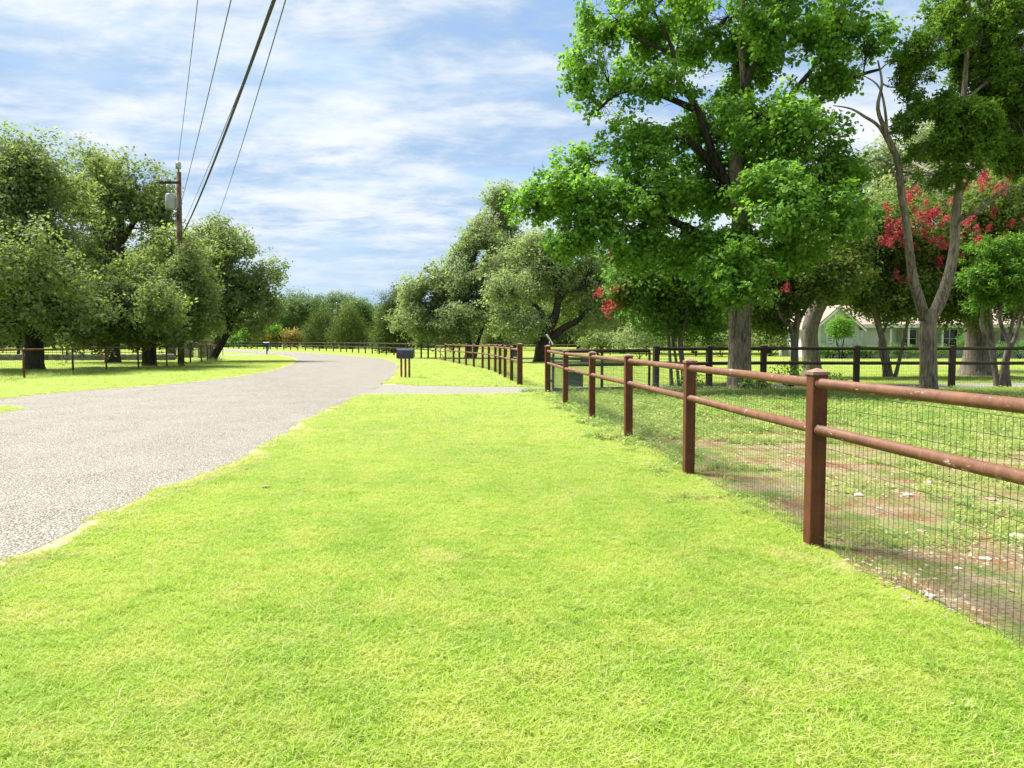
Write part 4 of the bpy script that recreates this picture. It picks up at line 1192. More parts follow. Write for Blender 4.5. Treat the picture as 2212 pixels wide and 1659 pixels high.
def limbpx(*pts): return stem_px(pts, d)
tree('broadleaf_tree', 'huge bright green broadleaf tree with thick furrowed trunk behind the near fence', 'tree', b0,
     [[(b0 - Vector((0, 0, .15)), .52), (b0 + Vector((0, 0, .25)), .36), (b0 + Vector((0, 0, 1.2)), .325), (b0 + Vector((0, 0, 2.5)), .31)] + limbpx((1594, 560, 0, .28), (1600, 470, 0, .23), (1588, 370, 0, .19), (1600, 280, .2, .14), (1606, 190, .2, .10), (1600, 80, .3, .07), (1610, -40, .3, .045)),
      limbpx((1592, 440, 0, .14), (1540, 330, 0, .115), (1508, 240, 0, .095), (1462, 165, 0, .075), (1450, 100, 0, .055), (1410, 20, 0, .035)),
      limbpx((1560, 380, 0, .13), (1480, 300, 0, .09), (1400, 310, 0, .07), (1330, 340, 0, .045)),
      limbpx((1500, 235, 0, .1), (1410, 200, 0, .075), (1340, 200, 0, .05), (1290, 240, 0, .03)),
      limbpx((1598, 330, 0, .11), (1660, 270, .1, .085), (1720, 190, .1, .07), (1770, 130, 0, .055), (1810, 60, 0, .035)),
      limbpx((1640, 330, 0, .12), (1720, 270, .3, .1), (1790, 200, .3, .085), (1850, 165, .3, .06), (1900, 150, .3, .035)),
      limbpx((1594, 560, 0, .15), (1500, 500, -.3, .12), (1400, 460, -.3, .1), (1290, 440, -.3, .075), (1190, 420, 0, .045)),
      limbpx((1596, 540, -.2, .14), (1650, 500, -1, .11), (1720, 470, -1.6, .08), (1780, 440, -2, .05)),
      limbpx((1605, 200, 0, .1), (1640, 110, 0, .08), (1680, 30, 0, .06)),
      limbpx((1440, 110, 0, .06), (1390, 90, 0, .045), (1340, 60, 0, .03))],
     BIG, M['broad'], M['bark_grey'], 108000, .105, .88, sub=.44, spread=.095, seed=81, up=.7, shape='heart', droop=.5, flat=.8, gap=.44, gap_low=1.7, dens=.85, inner=.30, clus=12, limb=.5, squash=.7, limb_mat=M['bark_oak'], wisp=.08, spray=.5)
# ---- crape myrtles with crimson blossom
def panicle(seed):
    g = np.random.default_rng(seed)
    n = 75
    ax = g.random(n) ** .8
    c = np.stack([g.normal(size=n) * .095 * (1.15 - ax), g.normal(size=n) * .095 * (1.15 - ax), ax * .40 - .1], axis=1)
    return leaf_mesh('blossom', c, unit(n, g), n * 2, .058, .9, .035, M['bloom'], g, (0, 0, 0), up=.3)
PAN = [panicle(90 + i) for i in range(4)]
def blossoms(root, spots, seed, smin=.7, smax=1.3):
    g = np.random.default_rng(seed)
    for p in spots:
        link('blossom', PAN[int(g.integers(0, 4))], root, p, (g.uniform(-.7, .7), g.uniform(-.7, .7), g.uniform(0, 6.28)), (g.uniform(smin, smax),) * 3)
def myrtle(x, yb, d, label, stems, envs, mat, n, seed, bl, size=.13, bs=(.7, 1.3)):
    b0 = Vector((P(x, 800, d).x, d, 0))
    st = []
    for s_ in stems:
        st.append([(b0 + Vector(((s_[0][0] - x) * d / FPX, 0, -.1)), s_[0][3] * 1.2)] + stem_px(s_[1:], d))
    r_ = tree('crape_myrtle', label, 'tree', b0, st, pxenv(envs, d), mat, M['bark_pale'], n, size, .55, sub=.55, spread=.13, group='crape myrtles round the house lawn', seed=seed, up=.5, clus=14, gap=.06, dens=.9)
    g = np.random.default_rng(seed + 5)
    spots = []
    for px, py, dd, cnt, sx, sy in bl:
        for _ in range(max(1, int(cnt * .42))): spots.append(P(px + g.normal() * sx * 1.45, py + g.normal() * sy * 1.35, d + dd + g.normal() * .25))
    blossoms(r_, spots, seed, *bs)
    return r_
myrtle(1460, 838, 25.3, 'dark crape myrtle with few crimson blossoms hanging at its left side', [
    [(1478, 0, 0, .10), (1476, 800, 0, .09), (1470, 740, 0, .08), (1484, 680, 0, .065), (1470, 620, 0, .05)],
    [(1452, 0, 0, .06), (1448, 780, 0, .05), (1440, 700, 0, .045), (1420, 630, 0, .03)],
    [(1468, 0, 0, .05), (1462, 790, 0, .045), (1452, 720, .1, .04), (1450, 650, .2, .03)]],
    [(1380, 615, 0, 45, 45), (1430, 590, .5, 60, 45), (1500, 610, .5, 50, 50), (1410, 660, 0, 45, 35), (1470, 680, .8, 60, 38), (1520, 680, 1, 45, 40), (1345, 640, -.3, 28, 34)],
    M['myrtle'], 26000, 101, [(1318, 658, -.5, 14, 16, 9), (1345, 628, -.5, 7, 10, 10), (1352, 590, -.4, 5, 10, 8), (1325, 545, -.8, 4, 8, 8), (1400, 640, -.8, 2, 6, 6)])
myrtle(1717, 840, 26.0, 'olive crape myrtle with scattered reddish tips left of the white gable', [
    [(1718, 0, 0, .12), (1718, 800, 0, .11), (1717, 745, 0, .10), (1722, 690, 0, .09), (1728, 630, 0, .07), (1735, 560, 0, .04)],
    [(1712, 700, 0, .07), (1712, 720, 0, .07), (1690, 690, 0, .05), (1672, 650, 0, .04), (1660, 600, 0, .03)],
    [(1722, 700, 0, .07), (1722, 712, 0, .07), (1745, 660, 0, .05), (1765, 610, 0, .035)]],
    [(1660, 610, .3, 50, 50), (1720, 570, 0, 60, 50), (1790, 575, 0, 55, 50), (1830, 540, .5, 45, 45), (1690, 660, .5, 40, 34), (1765, 618, .3, 44, 28), (1640, 560, 1, 50, 45), (1840, 590, .5, 38, 30), (1650, 690, 1, 28, 30)],
    M['myrtle_red'], 36000, 102, [(1860, 500, -.3, 6, 22, 22), (1740, 560, -.8, 5, 50, 30), (1690, 640, -.6, 3, 30, 20)], bs=(.5, .9))
myrtle(1922, 815, 31.0, 'tall crape myrtle full of crimson blossom behind the forked grey trunk', [
    [(1922, 0, 0, .15), (1920, 800, 0, .13), (1905, 730, 0, .12), (1888, 670, 0, .10), (1880, 610, 0, .07)],
    [(1932, 0, 0, .08), (1940, 790, 0, .07), (1956, 720, 0, .06), (1970, 640, 0, .045), (1985, 560, 0, .03)],
    [(1910, 0, 0, .06), (1908, 790, 0, .05), (1900, 740, 0, .05), (1925, 680, 0, .04), (1950, 600, 0, .03)]],
    [(1890, 560, 0, 45, 55), (1950, 520, 0, 60, 60), (2010, 480, .5, 60, 55), (1920, 610, 0, 60, 45), (1990, 590, 0, 60, 45), (1880, 640, .5, 40, 30), (2060, 540, .5, 50, 50), (1970, 650, .5, 50, 30), (1900, 480, 1, 50, 40), (1900, 668, .3, 46, 22), (1985, 676, .4, 50, 20), (2050, 630, .6, 46, 32), (2045, 672, .8, 40, 20)],
    M['myrtle_red'], 46000, 103, [(1995, 500, -1.6, 46, 26, 30), (2000, 450, -1.4, 20, 28, 16), (1945, 500, -1.5, 14, 22, 20), (1930, 540, -1.5, 12, 20, 22), (1950, 620, -1.5, 6, 18, 14), (2030, 540, -1.4, 8, 30, 26)], size=.14, bs=(.6, 1.2))
myrtle(2150, 815, 30.0, 'crape myrtle with crimson blossom at the right picture edge', [
    [(2150, 0, 0, .10), (2150, 800, 0, .09), (2140, 700, 0, .08), (2130, 600, 0, .06), (2120, 500, 0, .04)],
    [(2160, 0, 0, .08), (2170, 780, 0, .07), (2190, 680, 0, .06), (2200, 580, 0, .04)]],
    [(2110, 480, 0, 50, 60), (2170, 440, 0, 60, 60), (2220, 500, 0, 60, 60), (2140, 560, 0, 60, 45), (2200, 580, 0, 60, 45), (2100, 610, .5, 45, 34), (2090, 665, .8, 40, 24), (2160, 650, .6, 50, 28), (2215, 660, .6, 40, 30)],
    M['myrtle_red'], 36000, 104, [(2125, 395, -1.3, 16, 22, 12), (2165, 375, -1.3, 8, 22, 10), (2110, 490, -1.5, 14, 26, 22), (2140, 540, -1.5, 12, 24, 22), (2180, 480, -1.5, 10, 28, 30)], size=.14, bs=(.6, 1.2))

# ---- forked grey trunk with bare limbs, right
d = 21.9; b0 = Vector((P(2006, 800, d).x, d, 0))
def q(*pts): return stem_px(pts, d)
tree('juniper_tree', 'tall forked juniper with furrowed grey trunk and bare upper left limb', 'tree', b0,
     [[(b0 - Vector((0, 0, .15)), .34), (b0 + Vector((0, 0, .2)), .25)] + q((2006, 780, 0, .225), (2005, 730, 0, .215), (2006, 695, 0, .225), (2006, 668, 0, .21)),
      q((2000, 690, 0, .15), (1988, 655, 0, .15), (1972, 600, 0, .13), (1964, 540, 0, .115), (1958, 480, 0, .10), (1948, 420, 0, .10), (1940, 350, 0, .085), (1916, 290, 0, .07), (1896, 235, 0, .05), (1905, 180, 0, .035), (1896, 130, 0, .02)),
      q((2012, 690, 0, .16), (2034, 645, 0, .16), (2052, 590, 0, .145), (2062, 530, 0, .13), (2064, 470, 0, .12), (2072, 400, 0, .10), (2078, 300, 0, .085), (2084, 180, 0, .07), (2092, 60, 0, .05), (2095, -40, 0, .03)),
      q((1930, 330, 0, .06), (1900, 275, 0, .045), (1868, 252, 0, .04), (1838, 235, 0, .025), (1800, 228, 0, .012)),
      q((1944, 400, 0, .045), (1920, 355, 0, .035), (1890, 345, 0, .025), (1855, 370, 0, .012)),
      q((1916, 292, 0, .045), (1912, 240, 0, .035), (1900, 190, 0, .025), (1868, 165, 0, .015), (1830, 160, 0, .008)),
      q((2066, 480, 0, .07), (2090, 465, -.3, .06), (2125, 448, -.5, .05), (2170, 410, -.6, .04), (2230, 400, -.6, .02)),
      q((2074, 420, 0, .05), (2120, 350, 0, .04), (2180, 320, 0, .03), (2240, 290, 0, .02)),
      q((2082, 220, 0, .05), (2130, 180, 0, .04), (2190, 150, 0, .03), (2250, 130, 0, .02)),
      q((2080, 260, 0, .05), (2030, 300, 0, .04), (1990, 310, 0, .02))],
     pxenv([(2050, 20, 0, 45, 40), (2020, 90, -.2, 50, 26), (1975, 130, -.3, 38, 30), (1985, 180, 0, 32, 26), (2090, 90, .3, 55, 40), (2150, 30, .2, 60, 40), (2060, 240, -.5, 62, 32), (2000, 225, 0, 40, 22), (2105, 265, -.6, 55, 28),
            (2030, 320, -.4, 50, 22), (2100, 320, -.3, 58, 26), (2170, 200, .2, 55, 34), (2190, 110, .3, 50, 30), (1960, 260, 0, 26, 22), (2060, 370, -.3, 36, 16), (2180, 300, .2, 50, 26), (2000, 380, -.2, 22, 12), (2230, 240, 0, 50, 60), (2130, 130, .4, 50, 34), (2200, 40, .4, 50, 44), (2150, 240, .5, 50, 34), (2205, 180, .5, 44, 34), (2190, 350, .5, 46, 26), (2110, 180, .3, 40, 26)], d),
     M['juniper'], M['bark_grey'], 84000, .12, .40, sub=.31, spread=.062, spray=.5, wisp=.06, seed=111, up=.4, flat=.8, align=.8, gap=.20, clus=10, inner=.3, limb=.55, bare=.22, group='junipers at the right')
d = 24.5; b0 = Vector((P(2175, 800, d).x, d, 0))
tree('juniper_tree', 'low bright green juniper with many bare stems at the right edge', 'tree', b0,
     [[(b0 - Vector((.3, 0, .1)), .10)] + stem_px([(2150, 800, 0, .08), (2138, 745, 0, .075), (2120, 700, 0, .06), (2128, 640, 0, .04)], d),
      [(b0 - Vector((.1, 0, .1)), .10)] + stem_px([(2168, 790, 0, .08), (2178, 740, 0, .07), (2160, 690, 0, .06), (2170, 630, 0, .04)], d),
      [(b0 - Vector((-.1, 0, .1)), .09)] + stem_px([(2176, 780, 0, .07), (2196, 720, 0, .06), (2212, 660, 0, .04)], d)],
     pxenv([(2150, 592, -.3, 34, 24), (2200, 572, -.2, 38, 26), (2180, 622, -.4, 44, 20), (2130, 640, -.2, 26, 14), (2225, 640, 0, 40, 28), (2112, 600, -.3, 18, 14), (2160, 545, -.3, 22, 14), (2205, 535, -.2, 20, 14), (2118, 560, .2, 16, 12)], d),
     M['cedar_bright'], M['bark_pale'], 22000, .11, .36, sub=.36, spread=.08, seed=112, up=.4, align=.8, clus=12, spray=.8, gap=.30, wisp=.2, group='junipers at the right')
# thick bent pale trunk further back, right
d = 32.4; b0 = Vector((P(2108, 800, d).x, d, 0))
tree('oak_tree', 'old oak with thick bent pale trunk beside the house drive', 'tree', b0,
     [[(b0 - Vector((0, 0, .15)), .85), (b0 + Vector((0, 0, .3)), .58)] + stem_px([(2110, 770, 0, .5), (2112, 730, 0, .46), (2106, 690, 0, .42), (2094, 655, 0, .40), (2082, 620, 0, .36), (2060, 560, 0, .3), (2040, 470, 0, .22), (2030, 380, .5, .15)], d),
      stem_px([(2090, 640, 0, .25), (2050, 640, .2, .2), (2010, 620, .4, .15)], d), stem_px([(2060, 560, 0, .2), (2110, 480, .3, .15), (2150, 420, .5, .1)], d)],
     pxenv([(1990, 330, 6, 75, 50), (1930, 370, 7, 55, 55), (1980, 420, 5, 75, 45), (2060, 400, 5, 65, 60), (1910, 440, 7, 50, 45), (2130, 430, 5, 70, 60), (2080, 320, 7, 70, 50), (2180, 370, 6, 70, 60), (2150, 260, 7, 70, 60), (2230, 460, 4, 70, 70)], d),
     M['oak_grey'], M['bark_pale'], 70000, .17, .55, sub=.8, spread=.16, seed=113, gap=.10, bare=.05, group='pale live oaks by the drive')
d = 29.5; b0 = Vector((P(1755, 800, d).x, d, 0))
tree('oak_tree', 'grey trunked leaning oak just left of the white gable', 'tree', b0,
     [[(b0 - Vector((0, 0, .15)), .5), (b0 + Vector((0, 0, .3)), .36)] + stem_px([(1752, 770, 0, .32), (1748, 720, 0, .3), (1758, 680, 0, .3), (1775, 650, 0, .26), (1800, 600, 0, .2), (1810, 540, 0, .12)], d)],
     pxenv([(1780, 540, 1, 60, 45), (1840, 500, 1.5, 50, 45), (1730, 560, 1.5, 50, 40), (1825, 568, 1.5, 46, 32), (1700, 610, 2, 46, 36), (1795, 596, 2, 36, 22)], d),
     M['myrtle'], M['bark_pale'], 24000, .15, .55, sub=.7, spread=.15, seed=114, group='pale live oaks by the drive')

# ------------------------------------------------------------------ shrubs
def bush(name, label, loc, r3, mat, n, size, seed, group, stems=True):
    g = np.random.default_rng(seed)
    b = Vector(loc)
    root = empty(name, b, label, 'shrub', group)
    c0 = np.array(b) + np.array([0, 0, r3[2] * .95])
    m_ = 160
    dk = unit(m_, g); dk[:, 2] = np.abs(dk[:, 2]) * 1.0 - .35 * (g.random(m_) < .45)
    cen = c0 + dk * np.array(r3) * g.uniform(.55, 1.0, size=(m_, 1)) * (1 + .12 * np.sin(dk[:, :1] * 5 + seed))
    cen[:, 2] = np.maximum(cen[:, 2], .06)
    mb = MB()
    for j in range(5):
        e = Vector(cen[j * 20]); mb.tube(bent(b + Vector((g.uniform(-.1, .1), 0, -.03)), e, 4, .08, g), [.03, .025, .02, .012, .006], 5)
    mb.build('stems', M['bark_oak'], root)
    link('foliage', leaf_mesh('foliage', cen, dk, n, size, .6, min(r3) * .16, mat, g, b), root, b)
    return root
HB = 'clipped round shrubs along the house front'
for i, (px, w) in enumerate(((1765, .85), (1785, .65), (1797, .85), (1823, .85), (1849, .8), (1867, .75), (1881, 1.05))):
    p = P(px, 770, 63.8 + .3 * (i % 2)); p.z = 0
    bush('round_shrub', '%s low clipped round shrub in the row before the white house' % ('leftmost', 'second', 'third', 'middle', 'fifth', 'sixth', 'rightmost')[i], p, (w, w * .8, .52), M['shrub'], 1500, .11, 130 + i, HB)
for i, (px, w, h) in enumerate(((1925, 1.0, .6), (1960, 1.2, .5), (2020, 1.3, .55), (2100, 1.0, 1.1), (2150, 1.4, .6), (2205, 1.5, .7))):
    p = P(px, 770, 63.0); p.z = 0
    bush('porch_shrub', '%s dark loose shrub before the shaded house porch' % ('leftmost', 'second', 'third', 'tallest', 'fifth', 'rightmost')[i], p, (w, w * .8, h), M['myrtle'], 1500, .14, 140 + i, 'loose shrubs before the porch')
p = P(1813, 770, 62); p.z = 0
k = 62 / FPX
tree('ornamental_tree', 'small bright clipped tree with thin stems before the white gable', 'tree', p,
     [[(p, .07)] + stem_px([(1812, 755, 0, .06), (1808, 740, 0, .05), (1806, 722, 0, .04)], 62), [(p + Vector((.2, 0, 0)), .06)] + stem_px([(1820, 750, 0, .05), (1824, 725, 0, .035)], 62)],
     pxenv([(1806, 708, 0, 18, 13), (1824, 702, 0, 16, 14), (1815, 716, 0, 24, 9)], 62), M['lime'], M['bark_oak'], 7000, .12, .55, sub=.4, spread=.09, seed=150)
for i, (px, w, h, mm, lab) in enumerate(((536, 1.9, 1.5, 'lime', 'bright green shrub left of the orange shrubs behind the bend fence'), (552, 2.0, 2.1, 'lime', 'tall bright green shrub behind the bend fence'), (574, 2.4, 1.6, 'orange', 'orange flowering shrub right above the far mailbox'),
                               (596, 1.5, 2.2, 'lime', 'narrow bright green shrub between the orange ones'), (617, 2.2, 1.6, 'orange', 'orange flowering shrub right of the narrow green one'), (640, 2.3, 1.6, 'orange', 'orange flowering shrub next to the dark cedar'), (515, 2.0, 1.1, 'shrub', 'dull green shrub at the left end of the bend fence shrubs'))):
    p = P(px, 760, 142); p.z = 0
    bush('garden_shrub', lab, p, (w, w * .8, h), M[mm], 2200, .36, 160 + i, 'garden shrubs beyond the bend fence')
p = P(1382, 760, 62); p.z = 0
bush('pale_shrub', 'large pale grey green bush right of the dark trunked oak', p, (1.9, 1.6, 1.5), M['oak_grey'], 6000, .16, 171, 'loose bushes in the woods')
for i, px in enumerate((1300, 1460, 1560, 1660)):
    p = P(px, 760, 70 + 3 * (i % 2)); p.z = 0
    bush('wood_bush', 'green undergrowth bush in the woods, %s' % ('right of the dark trunked oak', 'behind the dark crape myrtle', 'just left of the big furrowed trunk', 'just right of the big furrowed trunk')[i], p, (2.2, 1.6, 1.1), M['oak'], 3500, .2, 180 + i, 'loose bushes in the woods')
for i, (x, y, w, h) in enumerate(((5.3, 23.0, .35, .55), (7.1, 22.4, .5, .4), (8.9, 24.6, .6, .7), (9.9, 23.9, .4, .4))):
    bush('bed_plant', 'leafy plant in the mulch, %s' % ('left of the big furrowed trunk', 'at the foot of the big furrowed trunk', 'behind the dark fence right of the big trunk', 'at a dark fence post right of the big trunk')[i], (x, y, 0), (w, w, h * .6), M['broad'], 260, .09, 190 + i, 'plants in the mulch bed')

# ------------------------------------------------------------------ rocks in the paddock
def rock_mesh(i):
    rr = random.Random(300 + i); bm = bmesh.new()
    bmesh.ops.create_icosphere(bm, subdivisions=2, radius=.5)
    for v in bm.verts:
        n_ = 1 + rr.uniform(-.14, .14) + .18 * math.sin(v.co.x * 5 + i) * math.cos(v.co.y * 6 + i)
        v.co *= n_; v.co.z *= .6
    for v in bm.verts: v.co = Vector((round(v.co.x * 5) / 5 * .6 + v.co.x * .4, round(v.co.y * 5) / 5 * .6 + v.co.y * .4, v.co.z))
    me = bpy.data.meshes.new('rock'); bm.to_mesh(me); bm.free()
    me.materials.append(ROCKM[i % 2]); return me
ROCKM = [simple('limestone', (.40, .355, .29), .9, 0, .35, 5), simple('stained_limestone', (.28, .20, .14), .9, 0, .35, 5)]
ROCKS = [rock_mesh(i) for i in range(5)]
spots = [(2200, 1163, .16), (1953, 1003, .10), (2006, 1045, .13), (1806, 1050, .10), (1855, 1072, .13), (1960, 1072, .13), (2170, 930, .14), (1580, 870, .12), (1545, 925, .16), (1690, 905, .10), (1880, 905, .1), (1990, 1150, .1), (2130, 1210, .09),
         (1760, 1000, .09), (1840, 955, .08), (2080, 1000, .1), (2140, 1080, .12), (2010, 1290, .12), (2120, 1350, .11), (1900, 1100, .07), (1640, 960, .09), (1610, 1000, .1), (1705, 985, .08), (2190, 1280, .1), (2050, 925, .09), (1935, 880, .1), (2100, 890, .1), (1620, 920, .08), (1500, 935, .09), (2070, 1230, .07)]
for i, (x, y, s) in enumerate(spots):
    s *= .72 if y < 1250 else .5
    p = G(x, y)
    o = link('rock', ROCKS[i % 5], None, p + Vector((0, 0, s * .12)), (0, 0, random.uniform(0, 6.28)), (s * random.uniform(.9, 1.4), s, s * random.uniform(.7, 1.0)))
    tag(o, 'small pale limestone rock lying in the patchy dirt behind the near wire fence', 'rock', 'limestone rocks in the paddock')
p = G(575, 1928 / 1.8228); p = G(575, (1550 + 692 / 1.843) / 1.8228)
o = link('rock', ROCKS[1], None, (p.x, p.y, .022), (0, 0, .4), (.075, .05, .05))
tag(o, 'single small stone lying on the road near its right edge', 'rock')

# ------------------------------------------------------------------ grass
def tuft_mesh(name, nb, h, w, rad, seed, mat, lean=.5):
    g = np.random.default_rng(seed)
    V = []; F = []; T = []
    for b in range(nb):
        a = g.uniform(0, 6.28); r_ = rad * math.sqrt(g.random())
        bx, by = r_ * math.cos(a), r_ * math.sin(a)
        hh = h * g.uniform(.55, 1.2); la = g.uniform(0, 6.28); ll = hh * lean * g.uniform(.3, 1.6)
        lx, ly = ll * math.cos(la), ll * math.sin(la)
        fa = g.uniform(0, 6.28); wx, wy = w * .5 * math.cos(fa), w * .5 * math.sin(fa)
        k = len(V)
        V += [(bx - wx, by - wy, -.004), (bx + wx, by + wy, -.004), (bx + lx * .4 + wx * .85, by + ly * .4 + wy * .85, hh * .6), (bx + lx * .4 - wx * .85, by + ly * .4 - wy * .85, hh * .6), (bx + lx, by + ly, hh * .92)]
        F += [(k, k + 1, k + 2, k + 3), (k + 3, k + 2, k + 4)]
        t_ = g.random(); T += [t_, t_]
    me = bpy.data.meshes.new(name); me.from_pydata(V, [], F)
    at = me.attributes.new('tint', 'FLOAT', 'FACE'); at.data.foreach_set('value', np.array(T, dtype=np.float32))
    me.materials.append(mat); me.update()
    return me
def weed_mesh(name, nl, size, rad, seed, mat):
    """small broad-leaved weed rosette"""
    g = np.random.default_rng(seed)
    V = []; F = []; T = []
    for b in range(nl):
        a = g.uniform(0, 6.28); r_ = rad * math.sqrt(g.random()); z = g.uniform(.005, .06)
        c = np.array([r_ * math.cos(a), r_ * math.sin(a), z]); t_ = np.array([math.cos(a + g.normal() * .8), math.sin(a + g.normal() * .8), g.uniform(-.1, .6)]); t_ /= np.linalg.norm(t_)
        s_ = np.cross(t_, [0, 0, 1]); s_ /= np.linalg.norm(s_) + 1e-6
        L = size * g.uniform(.6, 1.3); k = len(V)
        V += [tuple(c), tuple(c + t_ * L * .5 + s_ * L * .3), tuple(c + t_ * L), tuple(c + t_ * L * .5 - s_ * L * .3)]
        F.append((k, k + 1, k + 2, k + 3)); T.append(g.random() * .8)
    me = bpy.data.meshes.new(name); me.from_pydata(V, [], F)
    at = me.attributes.new('tint', 'FLOAT', 'FACE'); at.data.foreach_set('value', np.array(T, dtype=np.float32))
    me.materials.append(mat); me.update()
    return me
def variants(name, meshes):
    c = bpy.data.collections.new(name)
    for i, me in enumerate(meshes):
        c.objects.link(bpy.data.objects.new('%s_tuft' % name, me))
    return c
def scatter(name, pts, scl, coll, label, tilt=.15):
    """one object whose points each carry an instance of one tuft"""
    me = bpy.data.meshes.new(name)
    me.vertices.add(len(pts)); me.vertices.foreach_set('co', pts.astype(np.float32).ravel())
    at = me.attributes.new('size', 'FLOAT', 'POINT'); at.data.foreach_set('value', scl.astype(np.float32))
    o = link(name, me)
    ng = bpy.data.node_groups.new(name, 'GeometryNodeTree')
    ng.interface.new_socket('Geometry', in_out='INPUT', socket_type='NodeSocketGeometry')
    ng.interface.new_socket('Geometry', in_out='OUTPUT', socket_type='NodeSocketGeometry')
    n = ng.nodes; L = ng.links
    gi = n.new('NodeGroupInput'); go = n.new('NodeGroupOutput')
    ip = n.new('GeometryNodeInstanceOnPoints'); ci = n.new('GeometryNodeCollectionInfo')
    ci.inputs['Collection'].default_value = coll
    ci.inputs['Separate Children'].default_value = True; ci.inputs['Reset Children'].default_value = True
    rv = n.new('FunctionNodeRandomValue'); rv.data_type = 'FLOAT_VECTOR'
    rv.inputs[0].default_value = (-tilt, -tilt, 0); rv.inputs[1].default_value = (tilt, tilt, 6.283)
    na = n.new('GeometryNodeInputNamedAttribute'); na.data_type = 'FLOAT'; na.inputs['Name'].default_value = 'size'
    L.new(gi.outputs[0], ip.inputs['Points']); L.new(ci.outputs[0], ip.inputs['Instance'])
    ip.inputs['Pick Instance'].default_value = True
    L.new(rv.outputs[0], ip.inputs['Rotation']); L.new(na.outputs[0], ip.inputs['Scale'])
    L.new(ip.outputs[0], go.inputs[0])
    md = o.modifiers.new('scatter', 'NODES'); md.node_group = ng
    return tag(o, label, kind='stuff', cat='grass')
def inside(p, poly):
    x, y = p[:, 0], p[:, 1]; r_ = np.zeros(len(p), bool); n = len(poly); j = n - 1
    for i in range(n):
        xi, yi = poly[i]; xj, yj = poly[j]
        if yi != yj:
            r_ ^= ((yi > y) != (yj > y)) & (x < (xj - xi) * (y - yi) / (yj - yi) + xi)
        j = i
    return r_
def frustum_points(n, d0, d1, power, g, x0=-1e9, x1=1e9, slope=.72):
    """random ground points that fall off with distance"""
    u = g.random(n)
    e = 2 - power
    y = (d0 ** e + u * (d1 ** e - d0 ** e)) ** (1 / e) if abs(e) > 1e-3 else d0 * (d1 / d0) ** u
    x = g.uniform(-1, 1, size=n) * (slope * y + 1.0)
    k = (x > x0) & (x < x1)
    return np.stack([x[k], y[k], np.zeros(k.sum())], axis=1)
def fnoise(p, s, seed):
    g = np.random.default_rng(seed); v = np.zeros(len(p))
    for o_ in range(5):
        a = g.uniform(0, 6.28); f = s * 1.7 ** o_
        v += np.sin((p[:, 0] * math.cos(a) + p[:, 1] * math.sin(a)) * f + g.uniform(0, 6.28)) * np.sin((p[:, 0] * -math.sin(a) + p[:, 1] * math.cos(a)) * f * 1.1 + g.uniform(0, 6.28)) / 1.5 ** o_
    return v
g = np.random.default_rng(500)
near_c = variants('lawn_near', [tuft_mesh('tuft', 20, .024, .0040, .040, 600 + i, M['blade'], 1.8) for i in range(6)])
far_c = variants('lawn_far', [tuft_mesh('tuft', 26, .030, .007, .075, 620 + i, M['blade'], 1.6) for i in range(5)])
weed_c = variants('weeds', [weed_mesh('tuft', 14, .026, .06, 640 + i, M['weed']) for i in range(4)] + [tuft_mesh('tuft', 16, .04, .0035, .05, 650 + i, M['weed'], 1.4) for i in range(3)] + [tuft_mesh('tuft', 9, .025, .004, .06, 655 + i, M['dry'], 2.6) for i in range(2)])
tall_c = variants('tall_weeds', [tuft_mesh('tuft', 14, .26, .004, .09, 660 + i, M['weed'], .9) for i in range(3)] + [weed_mesh('tuft', 40, .05, .14, 665 + i, M['weed']) for i in range(2)] + [tuft_mesh('tuft', 10, .24, .004, .08, 668, M['dry'], .9)])
fl_np = np.array([(p.x + .02, p.y) for p in fence_line])
def fence_x(y): return np.interp(y, fl_np[:, 1], fl_np[:, 0], left=2.6)
P1 = frustum_points(95000, 1.9, 11.0, 1.0, g)
P1 = P1[g.random(len(P1)) < np.clip((11.0 - P1[:, 1]) / 4.5, 0, 1)]
near_np = np.array([(p.x, p.y) for p in near_edge])
def edge_gap(p): return p[:, 0] - np.interp(p[:, 1], near_np[:, 1], near_np[:, 0])
P1 = P1[(edge_gap(P1) > .12 + .10 * fnoise(P1, 1.6, 12)) & (P1[:, 0] < fence_x(P1[:, 1]) - .05 + .30 * fnoise(P1, 1.7, 1) * g.random(len(P1))) & ~inside(P1, road_np)]
scatter('lawn_grass', P1, g.uniform(.75, 1.25, len(P1)) * (1 + .18 * fnoise(P1, .9, 2).clip(-1, 1)), near_c, 'short bright mown grass on the verge in the foreground')
P2 = np.concatenate([frustum_points(130000, 5.5, 24, 1.2, g), frustum_points(60000, 24, 60, 1.3, g)])
k2 = ~inside(P2, road_np) & ~inside(P2, drive_np) & ~((P2[:, 0] > fence_x(P2[:, 1]) + .10) & (P2[:, 1] < 23.2))
P2 = P2[k2 & ((P2[:, 1] > 20) | (edge_gap(P2) > .12 + .10 * fnoise(P2, 1.6, 12)) | (P2[:, 0] < -8))]
P2 = P2[g.random(len(P2)) < np.clip((P2[:, 1] - 5.5) / 4.0, 0, 1)]
scatter('lawn_grass', P2, g.uniform(.7, 1.25, len(P2)) * np.clip(P2[:, 1] / 14, .6, 1.7), far_c, 'mown grass on the verges farther along the road')
P3 = frustum_points(120000, 2.2, 23.0, 1.0, g)
inp = P3[:, 0] > fence_x(P3[:, 1]) - .30 + .35 * fnoise(P3, 2.0, 7)
dens = .7 * fnoise(P3, .8, 3) + .7 * fnoise(P3, 2.6, 4) + np.clip((P3[:, 1] - 10) / 6, -.25, 1.2)
P3 = P3[inp & (dens > -.15 + .7 * g.random(len(P3)))]
scatter('paddock_weeds', P3, g.uniform(.6, 1.4, len(P3)) * np.clip(P3[:, 1] / 8, .9, 2.0), weed_c, 'patchy low weeds in the bare paddock behind the near fence')
n4 = 420
